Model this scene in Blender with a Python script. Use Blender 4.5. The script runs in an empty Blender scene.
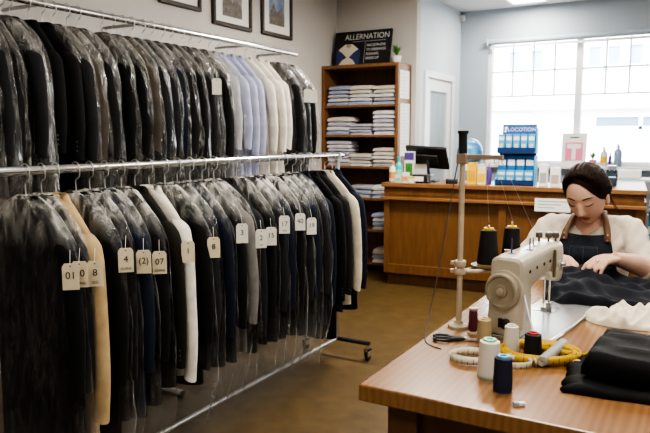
import bpy, bmesh, math, random
from mathutils import Vector, Matrix, noise
from mathutils.bvhtree import BVHTree
random.seed(7)
PI = math.pi
R = math.radians
C = bpy.context.scene.collection
sc = bpy.context.scene

# ------------------------------------------------------------------ materials
MATS = {}
def mat(name, col, rough=0.6, metal=0.0, var=0.0, vscale=20.0, stretch=(1, 1, 1), bump=0.0, bscale=60.0,
        col2=None, emit=0.0, spec=0.5, coat=0.0, sheen=0.0, trans=0.0, wave=None):
    if name in MATS: return MATS[name]
    m = bpy.data.materials.new(name); m.use_nodes = True
    nt = m.node_tree; N = nt.nodes; Lk = nt.links
    p = N['Principled BSDF']
    p.inputs['Base Color'].default_value = (*col, 1)
    p.inputs['Roughness'].default_value = rough
    p.inputs['Metallic'].default_value = metal
    p.inputs['Specular IOR Level'].default_value = spec
    p.inputs['Coat Weight'].default_value = coat
    p.inputs['Sheen Weight'].default_value = sheen
    if trans: p.inputs['Transmission Weight'].default_value = trans
    if emit:
        p.inputs['Emission Color'].default_value = (*col, 1); p.inputs['Emission Strength'].default_value = emit
    tc = N.new('ShaderNodeTexCoord'); mp = N.new('ShaderNodeMapping')
    mp.inputs['Scale'].default_value = stretch
    Lk.new(tc.outputs['Object'], mp.inputs['Vector'])
    if var or col2:
        nz = N.new('ShaderNodeTexNoise'); nz.inputs['Scale'].default_value = vscale; nz.inputs['Detail'].default_value = 5
        Lk.new(mp.outputs['Vector'], nz.inputs['Vector'])
        src = nz.outputs['Fac']
        if wave:
            wv = N.new('ShaderNodeTexWave'); wv.inputs['Scale'].default_value = wave; wv.inputs['Distortion'].default_value = 6
            wv.inputs['Detail'].default_value = 3
            Lk.new(mp.outputs['Vector'], wv.inputs['Vector'])
            mm = N.new('ShaderNodeMath'); mm.operation = 'MULTIPLY_ADD'; mm.inputs[1].default_value = 0.35
            Lk.new(wv.outputs['Fac'], mm.inputs[0])
            m3 = N.new('ShaderNodeMath'); m3.operation = 'MULTIPLY'; m3.inputs[1].default_value = 0.65
            Lk.new(src, m3.inputs[0]); Lk.new(m3.outputs[0], mm.inputs[2]); src = mm.outputs[0]
        rp = N.new('ShaderNodeValToRGB')
        c2 = col2 or tuple(min(1, c * (1 + var)) for c in col)
        c1 = col if col2 else tuple(c * (1 - var) for c in col)
        rp.color_ramp.elements[0].position = 0.3; rp.color_ramp.elements[1].position = 0.7
        rp.color_ramp.elements[0].color = (*c1, 1); rp.color_ramp.elements[1].color = (*c2, 1)
        Lk.new(src, rp.inputs['Fac']); Lk.new(rp.outputs['Color'], p.inputs['Base Color'])
    if bump:
        nb = N.new('ShaderNodeTexNoise'); nb.inputs['Scale'].default_value = bscale; nb.inputs['Detail'].default_value = 4
        Lk.new(mp.outputs['Vector'], nb.inputs['Vector'])
        bp = N.new('ShaderNodeBump'); bp.inputs['Strength'].default_value = bump; bp.inputs['Distance'].default_value = 0.004
        Lk.new(nb.outputs['Fac'], bp.inputs['Height']); Lk.new(bp.outputs['Normal'], p.inputs['Normal'])
    MATS[name] = m
    return m

def film_mat(name, tint, gl, haze, zlo, zhi, crk=1.0, glint=0.1, rim=0.3, fac=0.4, lines=0.25, low=0.02):
    """clear polythene: transparent with broken glossy creases, painted white glints and edge highlights, milkier where it is gathered at the neck"""
    m = bpy.data.materials.new(name); m.use_nodes = True
    nt = m.node_tree; N = nt.nodes; Lk = nt.links
    for n in list(N): N.remove(n)
    def math_(op, a, b, c=None, clamp=False):
        q = N.new('ShaderNodeMath'); q.operation = op; q.use_clamp = clamp
        for i, v in enumerate((a, b, c)):
            if v is None: continue
            if isinstance(v, (int, float)): q.inputs[i].default_value = v
            else: Lk.new(v, q.inputs[i])
        return q.outputs[0]
    out = N.new('ShaderNodeOutputMaterial'); mix = N.new('ShaderNodeMixShader'); mix2 = N.new('ShaderNodeMixShader')
    tr = N.new('ShaderNodeBsdfTransparent'); tr.inputs['Color'].default_value = (0.97, 0.97, 0.97, 1)
    g = N.new('ShaderNodeBsdfGlossy'); g.inputs['Roughness'].default_value = 0.16; g.inputs['Color'].default_value = (1, 1, 1, 1)
    df = N.new('ShaderNodeBsdfDiffuse'); df.inputs['Color'].default_value = (*tint, 1)
    tc = N.new('ShaderNodeTexCoord'); mp = N.new('ShaderNodeMapping'); mp.inputs['Scale'].default_value = (22, 22, 6)
    oi = N.new('ShaderNodeObjectInfo'); ad = N.new('ShaderNodeVectorMath'); ad.operation = 'ADD'
    Lk.new(tc.outputs['Object'], mp.inputs['Vector']); Lk.new(mp.outputs['Vector'], ad.inputs[0]); Lk.new(math_('MULTIPLY', oi.outputs['Random'], 37.0), ad.inputs[1])
    def noise_(sc_, det, dist):
        n = N.new('ShaderNodeTexNoise'); n.inputs['Scale'].default_value = sc_; n.inputs['Detail'].default_value = det; n.inputs['Distortion'].default_value = dist
        Lk.new(ad.outputs[0], n.inputs['Vector']); return n.outputs['Fac']
    crease = math_('ABSOLUTE', math_('SUBTRACT', noise_(1.0, 3, 1.5), 0.5), 0)          # sharp folded ridges
    bp = N.new('ShaderNodeBump'); bp.inputs['Strength'].default_value = 1.0; bp.inputs['Distance'].default_value = 0.03 * crk
    Lk.new(crease, bp.inputs['Height'])
    Lk.new(bp.outputs['Normal'], g.inputs['Normal']); Lk.new(bp.outputs['Normal'], df.inputs['Normal'])
    lw = N.new('ShaderNodeLayerWeight'); lw.inputs['Blend'].default_value = 0.22; Lk.new(bp.outputs['Normal'], lw.inputs['Normal'])
    st = N.new('ShaderNodeValToRGB'); st.color_ramp.elements[0].position = 0.50; st.color_ramp.elements[1].position = 0.64
    Lk.new(noise_(0.7, 4, 1.3), st.inputs['Fac'])
    fg = math_('MULTIPLY_ADD', math_('MULTIPLY_ADD', st.outputs['Color'], 0.8, 0.2), math_('MULTIPLY_ADD', lw.outputs['Facing'], fac, gl), 0.008, True)
    sp = N.new('ShaderNodeSeparateXYZ'); Lk.new(tc.outputs['Object'], sp.inputs[0])
    mr = N.new('ShaderNodeMapRange'); mr.inputs['From Min'].default_value = zlo; mr.inputs['From Max'].default_value = zhi; mr.inputs['To Min'].default_value = low; mr.inputs['To Max'].default_value = 1.0
    Lk.new(sp.outputs['Z'], mr.inputs['Value'])
    cr = N.new('ShaderNodeValToRGB'); cr.color_ramp.elements[0].position = 0.40; cr.color_ramp.elements[1].position = 0.66
    Lk.new(noise_(0.9, 5, 1.0), cr.inputs['Fac'])
    lw2 = N.new('ShaderNodeLayerWeight'); lw2.inputs['Blend'].default_value = 0.35
    ln = N.new('ShaderNodeMapRange'); ln.inputs['From Min'].default_value = 0.012; ln.inputs['From Max'].default_value = 0.0
    Lk.new(crease, ln.inputs['Value'])
    m2 = N.new('ShaderNodeMapRange'); m2.inputs['From Min'].default_value = -0.88; m2.inputs['From Max'].default_value = -1.02; m2.inputs['To Min'].default_value = 0.0; m2.inputs['To Max'].default_value = 0.035
    Lk.new(sp.outputs['Z'], m2.inputs['Value'])
    c3 = N.new('ShaderNodeValToRGB'); c3.color_ramp.elements[0].position = 0.60; c3.color_ramp.elements[1].position = 0.70
    Lk.new(noise_(1.5, 4, 1.2), c3.inputs['Fac'])
    hz = math_('ADD', math_('MULTIPLY_ADD', math_('MULTIPLY_ADD', cr.outputs['Color'], haze, 0.05), mr.outputs['Result'], m2.outputs['Result']), math_('MULTIPLY_ADD', math_('POWER', lw2.outputs['Facing'], 4.0), rim, math_('MULTIPLY_ADD', ln.outputs['Result'], lines, math_('MULTIPLY', c3.outputs['Color'], glint))), True)  # diffuse white stands in for glints, lit creases and edge highlights
    Lk.new(fg, mix.inputs['Fac']); Lk.new(tr.outputs[0], mix.inputs[1]); Lk.new(g.outputs[0], mix.inputs[2])
    Lk.new(hz, mix2.inputs['Fac']); Lk.new(mix.outputs[0], mix2.inputs[1]); Lk.new(df.outputs[0], mix2.inputs[2])
    Lk.new(mix2.outputs[0], out.inputs['Surface'])
    return m

def glass_mat(name, tint=(1, 1, 1), gl=0.08):
    m = bpy.data.materials.new(name); m.use_nodes = True
    nt = m.node_tree; N = nt.nodes; Lk = nt.links
    for n in list(N): N.remove(n)
    out = N.new('ShaderNodeOutputMaterial'); mix = N.new('ShaderNodeMixShader')
    tr = N.new('ShaderNodeBsdfTransparent'); tr.inputs['Color'].default_value = (*tint, 1)
    g = N.new('ShaderNodeBsdfGlossy'); g.inputs['Roughness'].default_value = 0.02
    fr = N.new('ShaderNodeFresnel'); fr.inputs['IOR'].default_value = 1.45
    Lk.new(fr.outputs[0], mix.inputs['Fac']); Lk.new(tr.outputs[0], mix.inputs[1]); Lk.new(g.outputs[0], mix.inputs[2])
    Lk.new(mix.outputs[0], out.inputs['Surface'])
    return m

M = dict(
    wall_warm=mat('wall_warm', (0.58, 0.55, 0.51), 0.85, bump=0.05, bscale=200),
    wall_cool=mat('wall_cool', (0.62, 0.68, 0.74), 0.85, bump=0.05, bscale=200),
    ceil=mat('ceil', (0.78, 0.79, 0.80), 0.9),
    floor=mat('floor', (0.085, 0.054, 0.019), 0.40, col2=(0.135, 0.088, 0.034), vscale=9, bump=0.12, bscale=120),
    white=mat('white_paint', (0.82, 0.83, 0.84), 0.4),
    whitep=mat('white_plastic', (0.80, 0.80, 0.78), 0.35),
    paper=mat('paper', (0.80, 0.79, 0.75), 0.8),
    tagp=mat('tag_card', (0.74, 0.64, 0.46), 0.75, var=0.06, vscale=40),
    tagw=mat('tag_card_white', (0.78, 0.75, 0.66), 0.75, var=0.05, vscale=40),
    ink=mat('ink', (0.02, 0.02, 0.025), 0.7),
    chrome=mat('chrome', (0.72, 0.73, 0.74), 0.18, 1.0),
    steel=mat('steel', (0.55, 0.56, 0.58), 0.35, 1.0),
    greym=mat('grey_metal', (0.42, 0.44, 0.47), 0.45, 0.4),
    black=mat('black_plastic', (0.018, 0.018, 0.02), 0.4),
    rubber=mat('rubber', (0.02, 0.02, 0.02), 0.8),
    oak=mat('counter_wood', (0.145, 0.063, 0.021), 0.42, col2=(0.20, 0.092, 0.033), vscale=5, stretch=(6, 6, 0.8), bump=0.03, bscale=30),
    oaktop=mat('counter_top_wood', (0.22, 0.105, 0.042), 0.35, col2=(0.28, 0.14, 0.06), vscale=5, stretch=(1, 7, 6)),
    oakdk=mat('dark_wood', (0.14, 0.06, 0.02), 0.5, var=0.25, vscale=6, stretch=(5, 5, 1)),
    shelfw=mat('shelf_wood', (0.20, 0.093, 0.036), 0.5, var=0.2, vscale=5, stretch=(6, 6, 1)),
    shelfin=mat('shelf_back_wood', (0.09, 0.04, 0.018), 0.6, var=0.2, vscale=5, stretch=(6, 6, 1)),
    table=mat('table_wood', (0.23, 0.112, 0.045), 0.25, col2=(0.285, 0.145, 0.062), vscale=3.0, stretch=(14, 0.8, 6), wave=1.2, coat=0.25),
    tabled=mat('table_wood_dark', (0.10, 0.045, 0.018), 0.4, col2=(0.14, 0.065, 0.026), vscale=4, stretch=(6, 6, 1)),
    frame=mat('picture_frame', (0.05, 0.038, 0.03), 0.4),
    film=film_mat('clear_film', (0.86, 0.84, 0.79), 0.015, 0.62, -0.27, -0.10, .5, .05, .42, .12, .09, .03),
    filmu=film_mat('clear_film_upper', (0.78, 0.75, 0.70), 0.14, 0.22, -0.36, -0.12, 1.2, .32, .34, .4, .15, .28),
    glass=glass_mat('glass'),
    glassd=glass_mat('glass_tinted', (0.75, 0.85, 0.92)),
    cream_m=mat('machine_enamel', (0.50, 0.445, 0.345), 0.32, var=0.05, vscale=12, coat=0.2),
    wheel_m=mat('wheel_enamel', (0.33, 0.285, 0.21), 0.35),
    stand_m=mat('stand_enamel', (0.52, 0.43, 0.31), 0.4),
    skin=mat('skin', (0.68, 0.42, 0.31), 0.5, var=0.08, vscale=14),
    hair=mat('hair', (0.012, 0.007, 0.005), 0.55, col2=(0.024, 0.013, 0.008), vscale=10, stretch=(30, 4, 4), bump=0.25, bscale=14, spec=.14),
    lips=mat('lips', (0.46, 0.17, 0.14), 0.45),
    knit=mat('cream_knit', (0.66, 0.585, 0.48), 0.9, var=0.06, vscale=30, bump=0.35, bscale=160, sheen=0.3),
    denim=mat('apron_denim', (0.016, 0.021, 0.034), 0.85, var=0.3, vscale=60, bump=0.2, bscale=200),
    leather=mat('strap_leather', (0.17, 0.085, 0.042), 0.55, var=0.2, vscale=30),
    jeans=mat('jeans', (0.03, 0.04, 0.07), 0.85),
    navycloth=mat('navy_cloth', (0.006, 0.008, 0.015), 0.75, var=0.25, vscale=20, bump=0.12, bscale=140, spec=.3),
    blackcloth=mat('black_cloth', (0.005, 0.005, 0.0055), 0.66, spec=.12, var=0.25, vscale=20, bump=0.15, bscale=90),
    creamcloth=mat('cream_cloth', (0.72, 0.65, 0.53), 0.9, var=0.06, vscale=18, bump=0.2, bscale=90),
    yellow=mat('yellow', (0.80, 0.47, 0.01), 0.5),
    tapey=mat('tape_yellow', (0.66, 0.42, 0.04), 0.5, var=0.2, vscale=60),
    tapew=mat('tape_white', (0.66, 0.61, 0.50), 0.5, var=0.08, vscale=60),
    green=mat('leaf', (0.07, 0.22, 0.04), 0.5, var=0.3, vscale=20),
    blue=mat('pack_blue', (0.02, 0.14, 0.34), 0.4),
    bluel=mat('pack_light_blue', (0.08, 0.36, 0.60), 0.4),
    navyp=mat('navy_plastic', (0.01, 0.04, 0.14), 0.4),
    teal=mat('teal_plastic', (0.02, 0.46, 0.50), 0.35),
    orange=mat('orange_plastic', (0.75, 0.33, 0.10), 0.4),
    pink=mat('pink', (0.78, 0.22, 0.34), 0.5),
    red=mat('red', (0.42, 0.02, 0.03), 0.45),
    mint=mat('mint_plastic', (0.25, 0.58, 0.42), 0.4),
    purple=mat('purple_plastic', (0.10, 0.06, 0.25), 0.4),
    greyp=mat('grey_plastic', (0.35, 0.36, 0.38), 0.45),
)
FAB = {}
def fab(name, col, rough=0.85, var=0.18):
    if name not in FAB:
        FAB[name] = mat('cloth_' + name, col, rough, var=var, vscale=12, bump=0.15, bscale=150, spec=.25)
    return FAB[name]
FC = dict(black=(0.006, 0.006, 0.0065), charcoal=(0.016, 0.0165, 0.018), navy=(0.007, 0.011, 0.024), olive=(0.013, 0.0115, 0.008),
          grey=(0.19, 0.18, 0.165), taupe=(0.075, 0.062, 0.048), cream=(0.60, 0.53, 0.42), beige=(0.46, 0.33, 0.18),
          white=(0.72, 0.68, 0.60), lavender=(0.42, 0.44, 0.58), pale=(0.45, 0.45, 0.47), blue=(0.009, 0.014, 0.028))

# ------------------------------------------------------------------ mesh helpers
def obj(name, bm, m, parent=None, loc=(0, 0, 0), smooth=True, rot=(0, 0, 0), bevel=0.0, sub=0, solid=0.0):
    me = bpy.data.meshes.new(name)
    bmesh.ops.recalc_face_normals(bm, faces=bm.faces[:])
    bm.to_mesh(me); bm.free()
    o = bpy.data.objects.new(name, me); C.objects.link(o)
    o.location = loc; o.rotation_euler = rot
    if m: me.materials.append(m)
    if parent is not None: o.parent = parent
    if smooth:
        me.polygons.foreach_set('use_smooth', [True] * len(me.polygons))
        if smooth != 'all':
            try: me.set_sharp_from_angle(angle=R(35))
            except Exception: pass
    if solid:
        s = o.modifiers.new('s', 'SOLIDIFY'); s.thickness = solid; s.offset = 0
    if bevel:
        b = o.modifiers.new('b', 'BEVEL'); b.width = bevel; b.segments = 2; b.limit_method = 'ANGLE'
    if sub:
        s = o.modifiers.new('u', 'SUBSURF'); s.levels = sub; s.render_levels = sub
    return o

def tag(o, label, cat, group=None, kind=None):
    o['label'] = label; o['category'] = cat
    if group: o['group'] = group
    if kind: o['kind'] = kind
    return o
def thing(name, label, cat, loc=(0, 0, 0), rz=0.0, group=None):
    o = bpy.data.objects.new(name, None); C.objects.link(o)
    o.empty_display_size = 0.05
    o.location = loc; o.rotation_euler = (0, 0, rz)
    return tag(o, label, cat, group)
def struct(name, bm, m, parent=None, **k):
    o = obj(name, bm, m, parent, **k); o['kind'] = 'structure'; return o

def B(): return bmesh.new()
def box(bm, x0, x1, y0, y1, z0, z1, mtx=None):
    vs = [bm.verts.new(v) for v in [(x0, y0, z0), (x1, y0, z0), (x1, y1, z0), (x0, y1, z0), (x0, y0, z1), (x1, y0, z1), (x1, y1, z1), (x0, y1, z1)]]
    for f in [(0, 3, 2, 1), (4, 5, 6, 7), (0, 1, 5, 4), (1, 2, 6, 5), (2, 3, 7, 6), (3, 0, 4, 7)]:
        bm.faces.new([vs[i] for i in f])
    if mtx:
        for v in vs: v.co = mtx @ v.co
    return bm
def cbox(bm, c, s, mtx=None):
    return box(bm, c[0] - s[0] / 2, c[0] + s[0] / 2, c[1] - s[1] / 2, c[1] + s[1] / 2, c[2] - s[2] / 2, c[2] + s[2] / 2, mtx)
def bridge(bm, rings, closed=True, cap0=True, cap1=True):
    n = len(rings[0])
    for a, b in zip(rings, rings[1:]):
        for i in range(n if closed else n - 1):
            j = (i + 1) % n
            bm.faces.new((a[i], a[j], b[j], b[i]))
    if closed and cap0: bm.faces.new(rings[0][::-1])
    if closed and cap1: bm.faces.new(rings[-1])
def lathe(bm, prof, c=(0, 0, 0), seg=20, mtx=None):
    rings = []
    for r, z in prof:
        rings.append([bm.verts.new((c[0] + r * math.cos(2 * PI * i / seg), c[1] + r * math.sin(2 * PI * i / seg), c[2] + z)) for i in range(seg)])
    bridge(bm, rings)
    if mtx:
        for rg in rings:
            for v in rg: v.co = mtx @ v.co
    return bm
def tube(bm, pts, rad, seg=8, caps=True):
    pts = [Vector(p) for p in pts]; n = len(pts)
    rr = rad if isinstance(rad, (list, tuple)) else [rad] * n
    rings = []; up = None
    for i, p in enumerate(pts):
        t = (pts[min(i + 1, n - 1)] - pts[max(i - 1, 0)]).normalized()
        if up is None:
            up = Vector((0, 0, 1)) if abs(t.z) < 0.9 else Vector((1, 0, 0))
        s = t.cross(up)
        if s.length < 1e-4: s = t.cross(Vector((0, 1, 0)))
        s.normalize(); u = s.cross(t).normalized(); up = u
        rings.append([bm.verts.new(p + (s * math.cos(2 * PI * k / seg) + u * math.sin(2 * PI * k / seg)) * rr[i]) for k in range(seg)])
    bridge(bm, rings, cap0=caps, cap1=caps)
    return bm
def spline(pts, n=6):
    pts = [Vector(p) for p in pts]; out = []
    P = [pts[0]] + pts + [pts[-1]]
    for i in range(1, len(P) - 2):
        a, b, c, d = P[i - 1], P[i], P[i + 1], P[i + 2]
        for k in range(n):
            t = k / n
            out.append(0.5 * ((2 * b) + (c - a) * t + (2 * a - 5 * b + 4 * c - d) * t * t + (3 * b - a - 3 * c + d) * t ** 3))
    out.append(pts[-1]); return out
def ell(bm, c, r, seg=20, rings=12, mtx=None):
    c = Vector(c); rg = []
    top = None
    for i in range(1, rings):
        a = PI * i / rings
        rg.append([bm.verts.new((c.x + r[0] * math.sin(a) * math.cos(2 * PI * k / seg), c.y + r[1] * math.sin(a) * math.sin(2 * PI * k / seg), c.z + r[2] * math.cos(a))) for k in range(seg)])
    t = bm.verts.new((c.x, c.y, c.z + r[2])); b = bm.verts.new((c.x, c.y, c.z - r[2]))
    bridge(bm, rg, cap0=False, cap1=False)
    for k in range(seg):
        j = (k + 1) % seg
        bm.faces.new((t, rg[0][j], rg[0][k])); bm.faces.new((b, rg[-1][k], rg[-1][j]))
    if mtx:
        for v in [t, b] + [v for q in rg for v in q]: v.co = mtx @ v.co
    return bm
def strip(bm, pts, h, axis=Vector((0, 0, 1))):
    """an open ribbon standing along a path"""
    vs = [(bm.verts.new(Vector(p)), bm.verts.new(Vector(p) + axis * h)) for p in pts]
    for a, b in zip(vs, vs[1:]): bm.faces.new((a[0], b[0], b[1], a[1]))
    return bm
def poly(bm, pts, mtx=None):
    vs = [bm.verts.new(p) for p in pts]
    if mtx:
        for v in vs: v.co = mtx @ v.co
    bm.faces.new(vs); return bm
def nz(p, s=1.0): return noise.noise(Vector(p) * s)

def text(body, size, m, parent, loc, rot, name='lettering', align='CENTER', ext=0.0004, sx=1.0):
    cu = bpy.data.curves.new('t', 'FONT'); cu.body = body; cu.size = size; cu.align_x = align; cu.align_y = 'CENTER'; cu.extrude = ext
    cu.resolution_u = 3
    o = bpy.data.objects.new('t', cu); C.objects.link(o)
    bpy.context.view_layer.update()
    me = bpy.data.meshes.new_from_object(o.evaluated_get(bpy.context.evaluated_depsgraph_get()))
    bpy.data.objects.remove(o); bpy.data.curves.remove(cu)
    o = bpy.data.objects.new(name, me); C.objects.link(o)
    me.materials.clear(); me.materials.append(m); o.parent = parent; o.location = loc; o.rotation_euler = rot
    o.scale = (sx, 1, 1)
    return o
def children(o): return [c for c in bpy.data.objects if c.parent == o]
def remesh(bm, voxel, smooth=2):
    """fuse the closed pieces of a bmesh into one continuous skin; returns a new mesh"""
    me = bpy.data.meshes.new('tmp'); bmesh.ops.recalc_face_normals(bm, faces=bm.faces[:]); bm.to_mesh(me); bm.free()
    o = bpy.data.objects.new('tmp', me); C.objects.link(o)
    r = o.modifiers.new('r', 'REMESH'); r.mode = 'VOXEL'; r.voxel_size = voxel
    if smooth:
        s = o.modifiers.new('s', 'SMOOTH'); s.factor = 0.5; s.iterations = smooth
    bpy.context.view_layer.update()
    out = bpy.data.meshes.new_from_object(o.evaluated_get(bpy.context.evaluated_depsgraph_get()))
    bpy.data.objects.remove(o)
    return out

ORD = ['first', 'second', 'third', 'fourth', 'fifth', 'sixth', 'seventh', 'eighth', 'ninth', 'tenth', 'eleventh', 'twelfth', 'thirteenth',
       'fourteenth', 'fifteenth', 'sixteenth', 'seventeenth', 'eighteenth', 'nineteenth', 'twentieth', 'twenty-first', 'twenty-second',
       'twenty-third', 'twenty-fourth', 'twenty-fifth', 'twenty-sixth', 'twenty-seventh', 'twenty-eighth', 'twenty-ninth', 'thirtieth']

# ------------------------------------------------------------------ camera
cam = bpy.data.cameras.new('camera'); cam.sensor_width = 36; cam.lens = 36 * 659 / 650
co = bpy.data.objects.new('camera', cam); C.objects.link(co)
co.location = (0, 0, 1.45); co.rotation_euler = (R(90 - 6.8788), 0, R(30.1143))
cam.clip_start = 0.05
cam.dof.use_dof = True; cam.dof.focus_distance = 2.3; cam.dof.aperture_fstop = 7.0
sc.camera = co
sc.view_settings.view_transform = 'AgX'; sc.view_settings.look = 'AgX - High Contrast'; sc.view_settings.exposure = 1.06
sc.cycles.transparent_max_bounces = 32; sc.cycles.max_bounces = 8

# ------------------------------------------------------------------ room
XL, YB, XD, YW, ZC = -3.72, 6.68, -2.75, 8.10, 2.98
XR, YF = 2.6, -1.7
struct('floor', box(B(), XL - .1, XR + .1, YF - .1, YW + .1, -0.1, 0), M['floor'], smooth=False)
struct('ceiling', box(B(), XL - .1, XR + .1, YF - .1, YW + .1, ZC, ZC + 0.1), M['ceil'], smooth=False)
struct('wall_left', box(B(), XL - .1, XL, YF, YB, 0, ZC), M['wall_warm'], smooth=False)
struct('wall_back', box(B(), XL - .1, XD, YB, YB + .1, 0, ZC), M['wall_warm'], smooth=False)
# side wall with the doorway
b = B(); DY0, DY1, DZ = 6.98, 7.80, 2.11
box(b, XD - .1, XD, YB + .1, DY0, 0, ZC); box(b, XD - .1, XD, DY1, YW, 0, ZC); box(b, XD - .1, XD, DY0, DY1, DZ, ZC)
struct('wall_side', b, M['wall_cool'], smooth=False)
struct('wall_right', box(B(), XR, XR + .1, YF, YW, 0, ZC), M['wall_cool'], smooth=False)
struct('wall_front', box(B(), XL - .1, XR + .1, YF - .1, YF, 0, ZC), M['wall_warm'], smooth=False)
WX0, WX1, WZ0, WZ1 = -2.40, 0.90, 1.12, 2.62
b = B()
box(b, XD - .1, WX0, YW, YW + .16, 0, ZC); box(b, WX1, XR + .1, YW, YW + .16, 0, ZC)
box(b, WX0, WX1, YW, YW + .16, 0, WZ0); box(b, WX0, WX1, YW, YW + .16, WZ1, ZC)
struct('wall_window', b, mat('wall_window_shaded', (0.44, 0.50, 0.56), 0.85, bump=0.05, bscale=200), smooth=False)  # the wall's shade is put into its darker, cooler colour
struct('baseboard_left', box(B(), XL, XL + .015, YF, YB, 0, .1), M['white'], smooth=False)
struct('baseboard_back', box(B(), XL + .015, XD, YB - .015, YB, 0, .1), M['white'], smooth=False)
struct('baseboard_window', box(B(), XD, XR, YW - .015, YW, 0, .1), M['white'], smooth=False)
struct('trim_1', box(B(), WX0 - .05, WX1 + .05, YW - .14, YW + .05, WZ0 - .035, WZ0), M['white'], smooth=False, bevel=.004)   # window sill

# window: frame, three sashes with small lights above, glass, rolled blind
b = B()
box(b, WX0, WX1, YW + .02, YW + .12, WZ1 - .05, WZ1); box(b, WX0, WX1, YW + .02, YW + .12, WZ0, WZ0 + .05)
box(b, WX0, WX0 + .045, YW + .02, YW + .12, WZ0 + .05, WZ1 - .05); box(b, WX1 - .045, WX1, YW + .02, YW + .12, WZ0 + .05, WZ1 - .05)
w = struct('window_1', b, M['white'], smooth=False)
mull = [-1.345, -0.29]
for mx in mull:
    struct('mullion', box(B(), mx - .035, mx + .035, YW + .02, YW + .12, WZ0 + .05, WZ1 - .05), M['white'], w, smooth=False)
xs = [WX0 + .045, mull[0] - .035, mull[0] + .035, mull[1] - .035, mull[1] + .035, WX1 - .045]
mb = mat('muntin_grey', (0.62, 0.65, 0.69), 0.5)
for k in range(3):
    a0, a1 = xs[2 * k], xs[2 * k + 1]
    b = B(); gy = YW + .066
    for q in range(1, 4):
        xx = a0 + (a1 - a0) * q / 4
        box(b, xx - .008, xx + .008, gy, gy + .02, 1.94, WZ1 - .05)
    for zz in (1.94, 2.235): box(b, a0, a1, gy, gy + .02, zz - .009, zz + .009)
    struct('muntin', b, mb, w, smooth=False)
    struct('pane', box(B(), a0, a1, YW + .08, YW + .084, WZ0 + .05, WZ1 - .05), M['glass'], w, smooth=False)
bl = thing('roller_blind', 'pale grey roller blind rolled up along the top of the window', 'blind', (WX0 + .015, YW - .035, WZ1 - .035))
blm = mat('blind_fabric', (0.42, 0.49, 0.56), 0.7)
b = B(); tube(b, [(0, 0, 0), (WX1 - WX0 - .03, 0, 0)], .034, 14); obj('fabric_roll', b, blm, bl)
obj('hem_bar', box(B(), .02, WX1 - WX0 - .05, -.006, .006, -.075, -.045), M['white'], bl)
for xx in (-.012, WX1 - WX0 - .03):
    obj('bracket', box(B(), xx, xx + .012, -.034, .034, -.035, .035), M['white'], bl)

# glazed white door in the side wall
b = B()
for y0, y1 in ((DY0 - .07, DY0), (DY1, DY1 + .07)): box(b, XD - .11, XD + .02, y0, y1, 0, DZ + .07)
box(b, XD - .11, XD + .02, DY0, DY1, DZ, DZ + .07)
struct('trim_2', b, M['white'], smooth=False, bevel=.003)
b = B()
box(b, XD - .045, XD - .005, DY0, DY0 + .14, 0, DZ); box(b, XD - .045, XD - .005, DY1 - .14, DY1, 0, DZ)
box(b, XD - .045, XD - .005, DY0 + .14, DY1 - .14, DZ - .14, DZ); box(b, XD - .045, XD - .005, DY0 + .14, DY1 - .14, 0, .28)
d = struct('door_1', b, M['white'], smooth=False, bevel=.003)
struct('door_pane', box(B(), XD - .03, XD - .025, DY0 + .14, DY1 - .14, .28, DZ - .14), mat('frosted', (0.42, 0.47, 0.50), 0.15, var=.15, vscale=3, stretch=(1, 14, .4)), d, smooth=False)
b = B(); tube(b, [(XD - .03, DY0 + .07, 1.02), (XD + .03, DY0 + .07, 1.02), (XD + .03, DY0 + .18, 1.02)], .009, 8)
struct('door_handle', b, M['steel'], d)
# room beyond the door is closed off
struct('wall_hall', box(B(), XD - .9, XD - .85, YB + .1, YW + .1, 0, ZC), M['wall_cool'], smooth=False)

# ------------------------------------------------------------------ outside
struct('ground', box(B(), -14, 12, YW + .17, 40, -.2, -.1), mat('pavement', (0.45, 0.45, 0.46), 0.9, var=.1, vscale=2), smooth=False)
bd = thing('building', 'white clapboard building across the street seen through the window', 'building', (-1.5, 13.5, -.1))
fac = mat('facade', (0.86, 0.86, 0.85), 0.8, var=.03, vscale=3)
b = B(); box(b, -9, 9, 0, 3, 0, 7)
for k in range(46): box(b, -9, 9, -.012, 0, .15 * k, .15 * k + .135)
obj('wall', b, fac, bd, smooth=False)
obj('ledge', box(B(), -9, 9, -.16, 0, 2.08, 2.26), fac, bd, smooth=False)
wpane = mat('outside_pane', (0.30, 0.40, 0.52), 0.12, var=.25, vscale=2)
wcurt = mat('outside_curtain', (0.62, 0.67, 0.72), 0.6, var=.1, vscale=4, stretch=(8, 1, .3))
def owin(x0, x1, z0, z1, cols, mtl, top=None):
    b = B(); t = .07
    box(b, x0 - t, x1 + t, -.06, 0, z1, z1 + t); box(b, x0 - t, x1 + t, -.06, 0, z0 - t, z0)
    box(b, x0 - t, x0, -.06, 0, z0, z1); box(b, x1, x1 + t, -.06, 0, z0, z1)
    for k in range(1, cols):
        xx = x0 + (x1 - x0) * k / cols; box(b, xx - .035, xx + .035, -.05, 0, z0, z1)
    if top: box(b, x0, x1, -.05, 0, top - .03, top + .03)
    f = obj('window', b, M['white'], bd, smooth=False)
    obj('pane', box(B(), x0, x1, -.03, -.02, z0, top or z1), mtl, f, smooth=False)
    if top: obj('top_light', box(B(), x0, x1, -.03, -.02, top, z1), mat('outside_dark_pane', (0.14, 0.20, 0.28), 0.12), f, smooth=False)
owin(-.38, 1.15, 1.18, 1.92, 2, wcurt, 1.72)
owin(-2.75, -1.65, 1.05, 1.95, 1, mat('outside_pale', (.80, .82, .84), .5))
for x in (-2.05, -1.62, -.55, -.22, .16, .52): owin(x, x + .20, 2.88, 3.22, 1, wpane)

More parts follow.
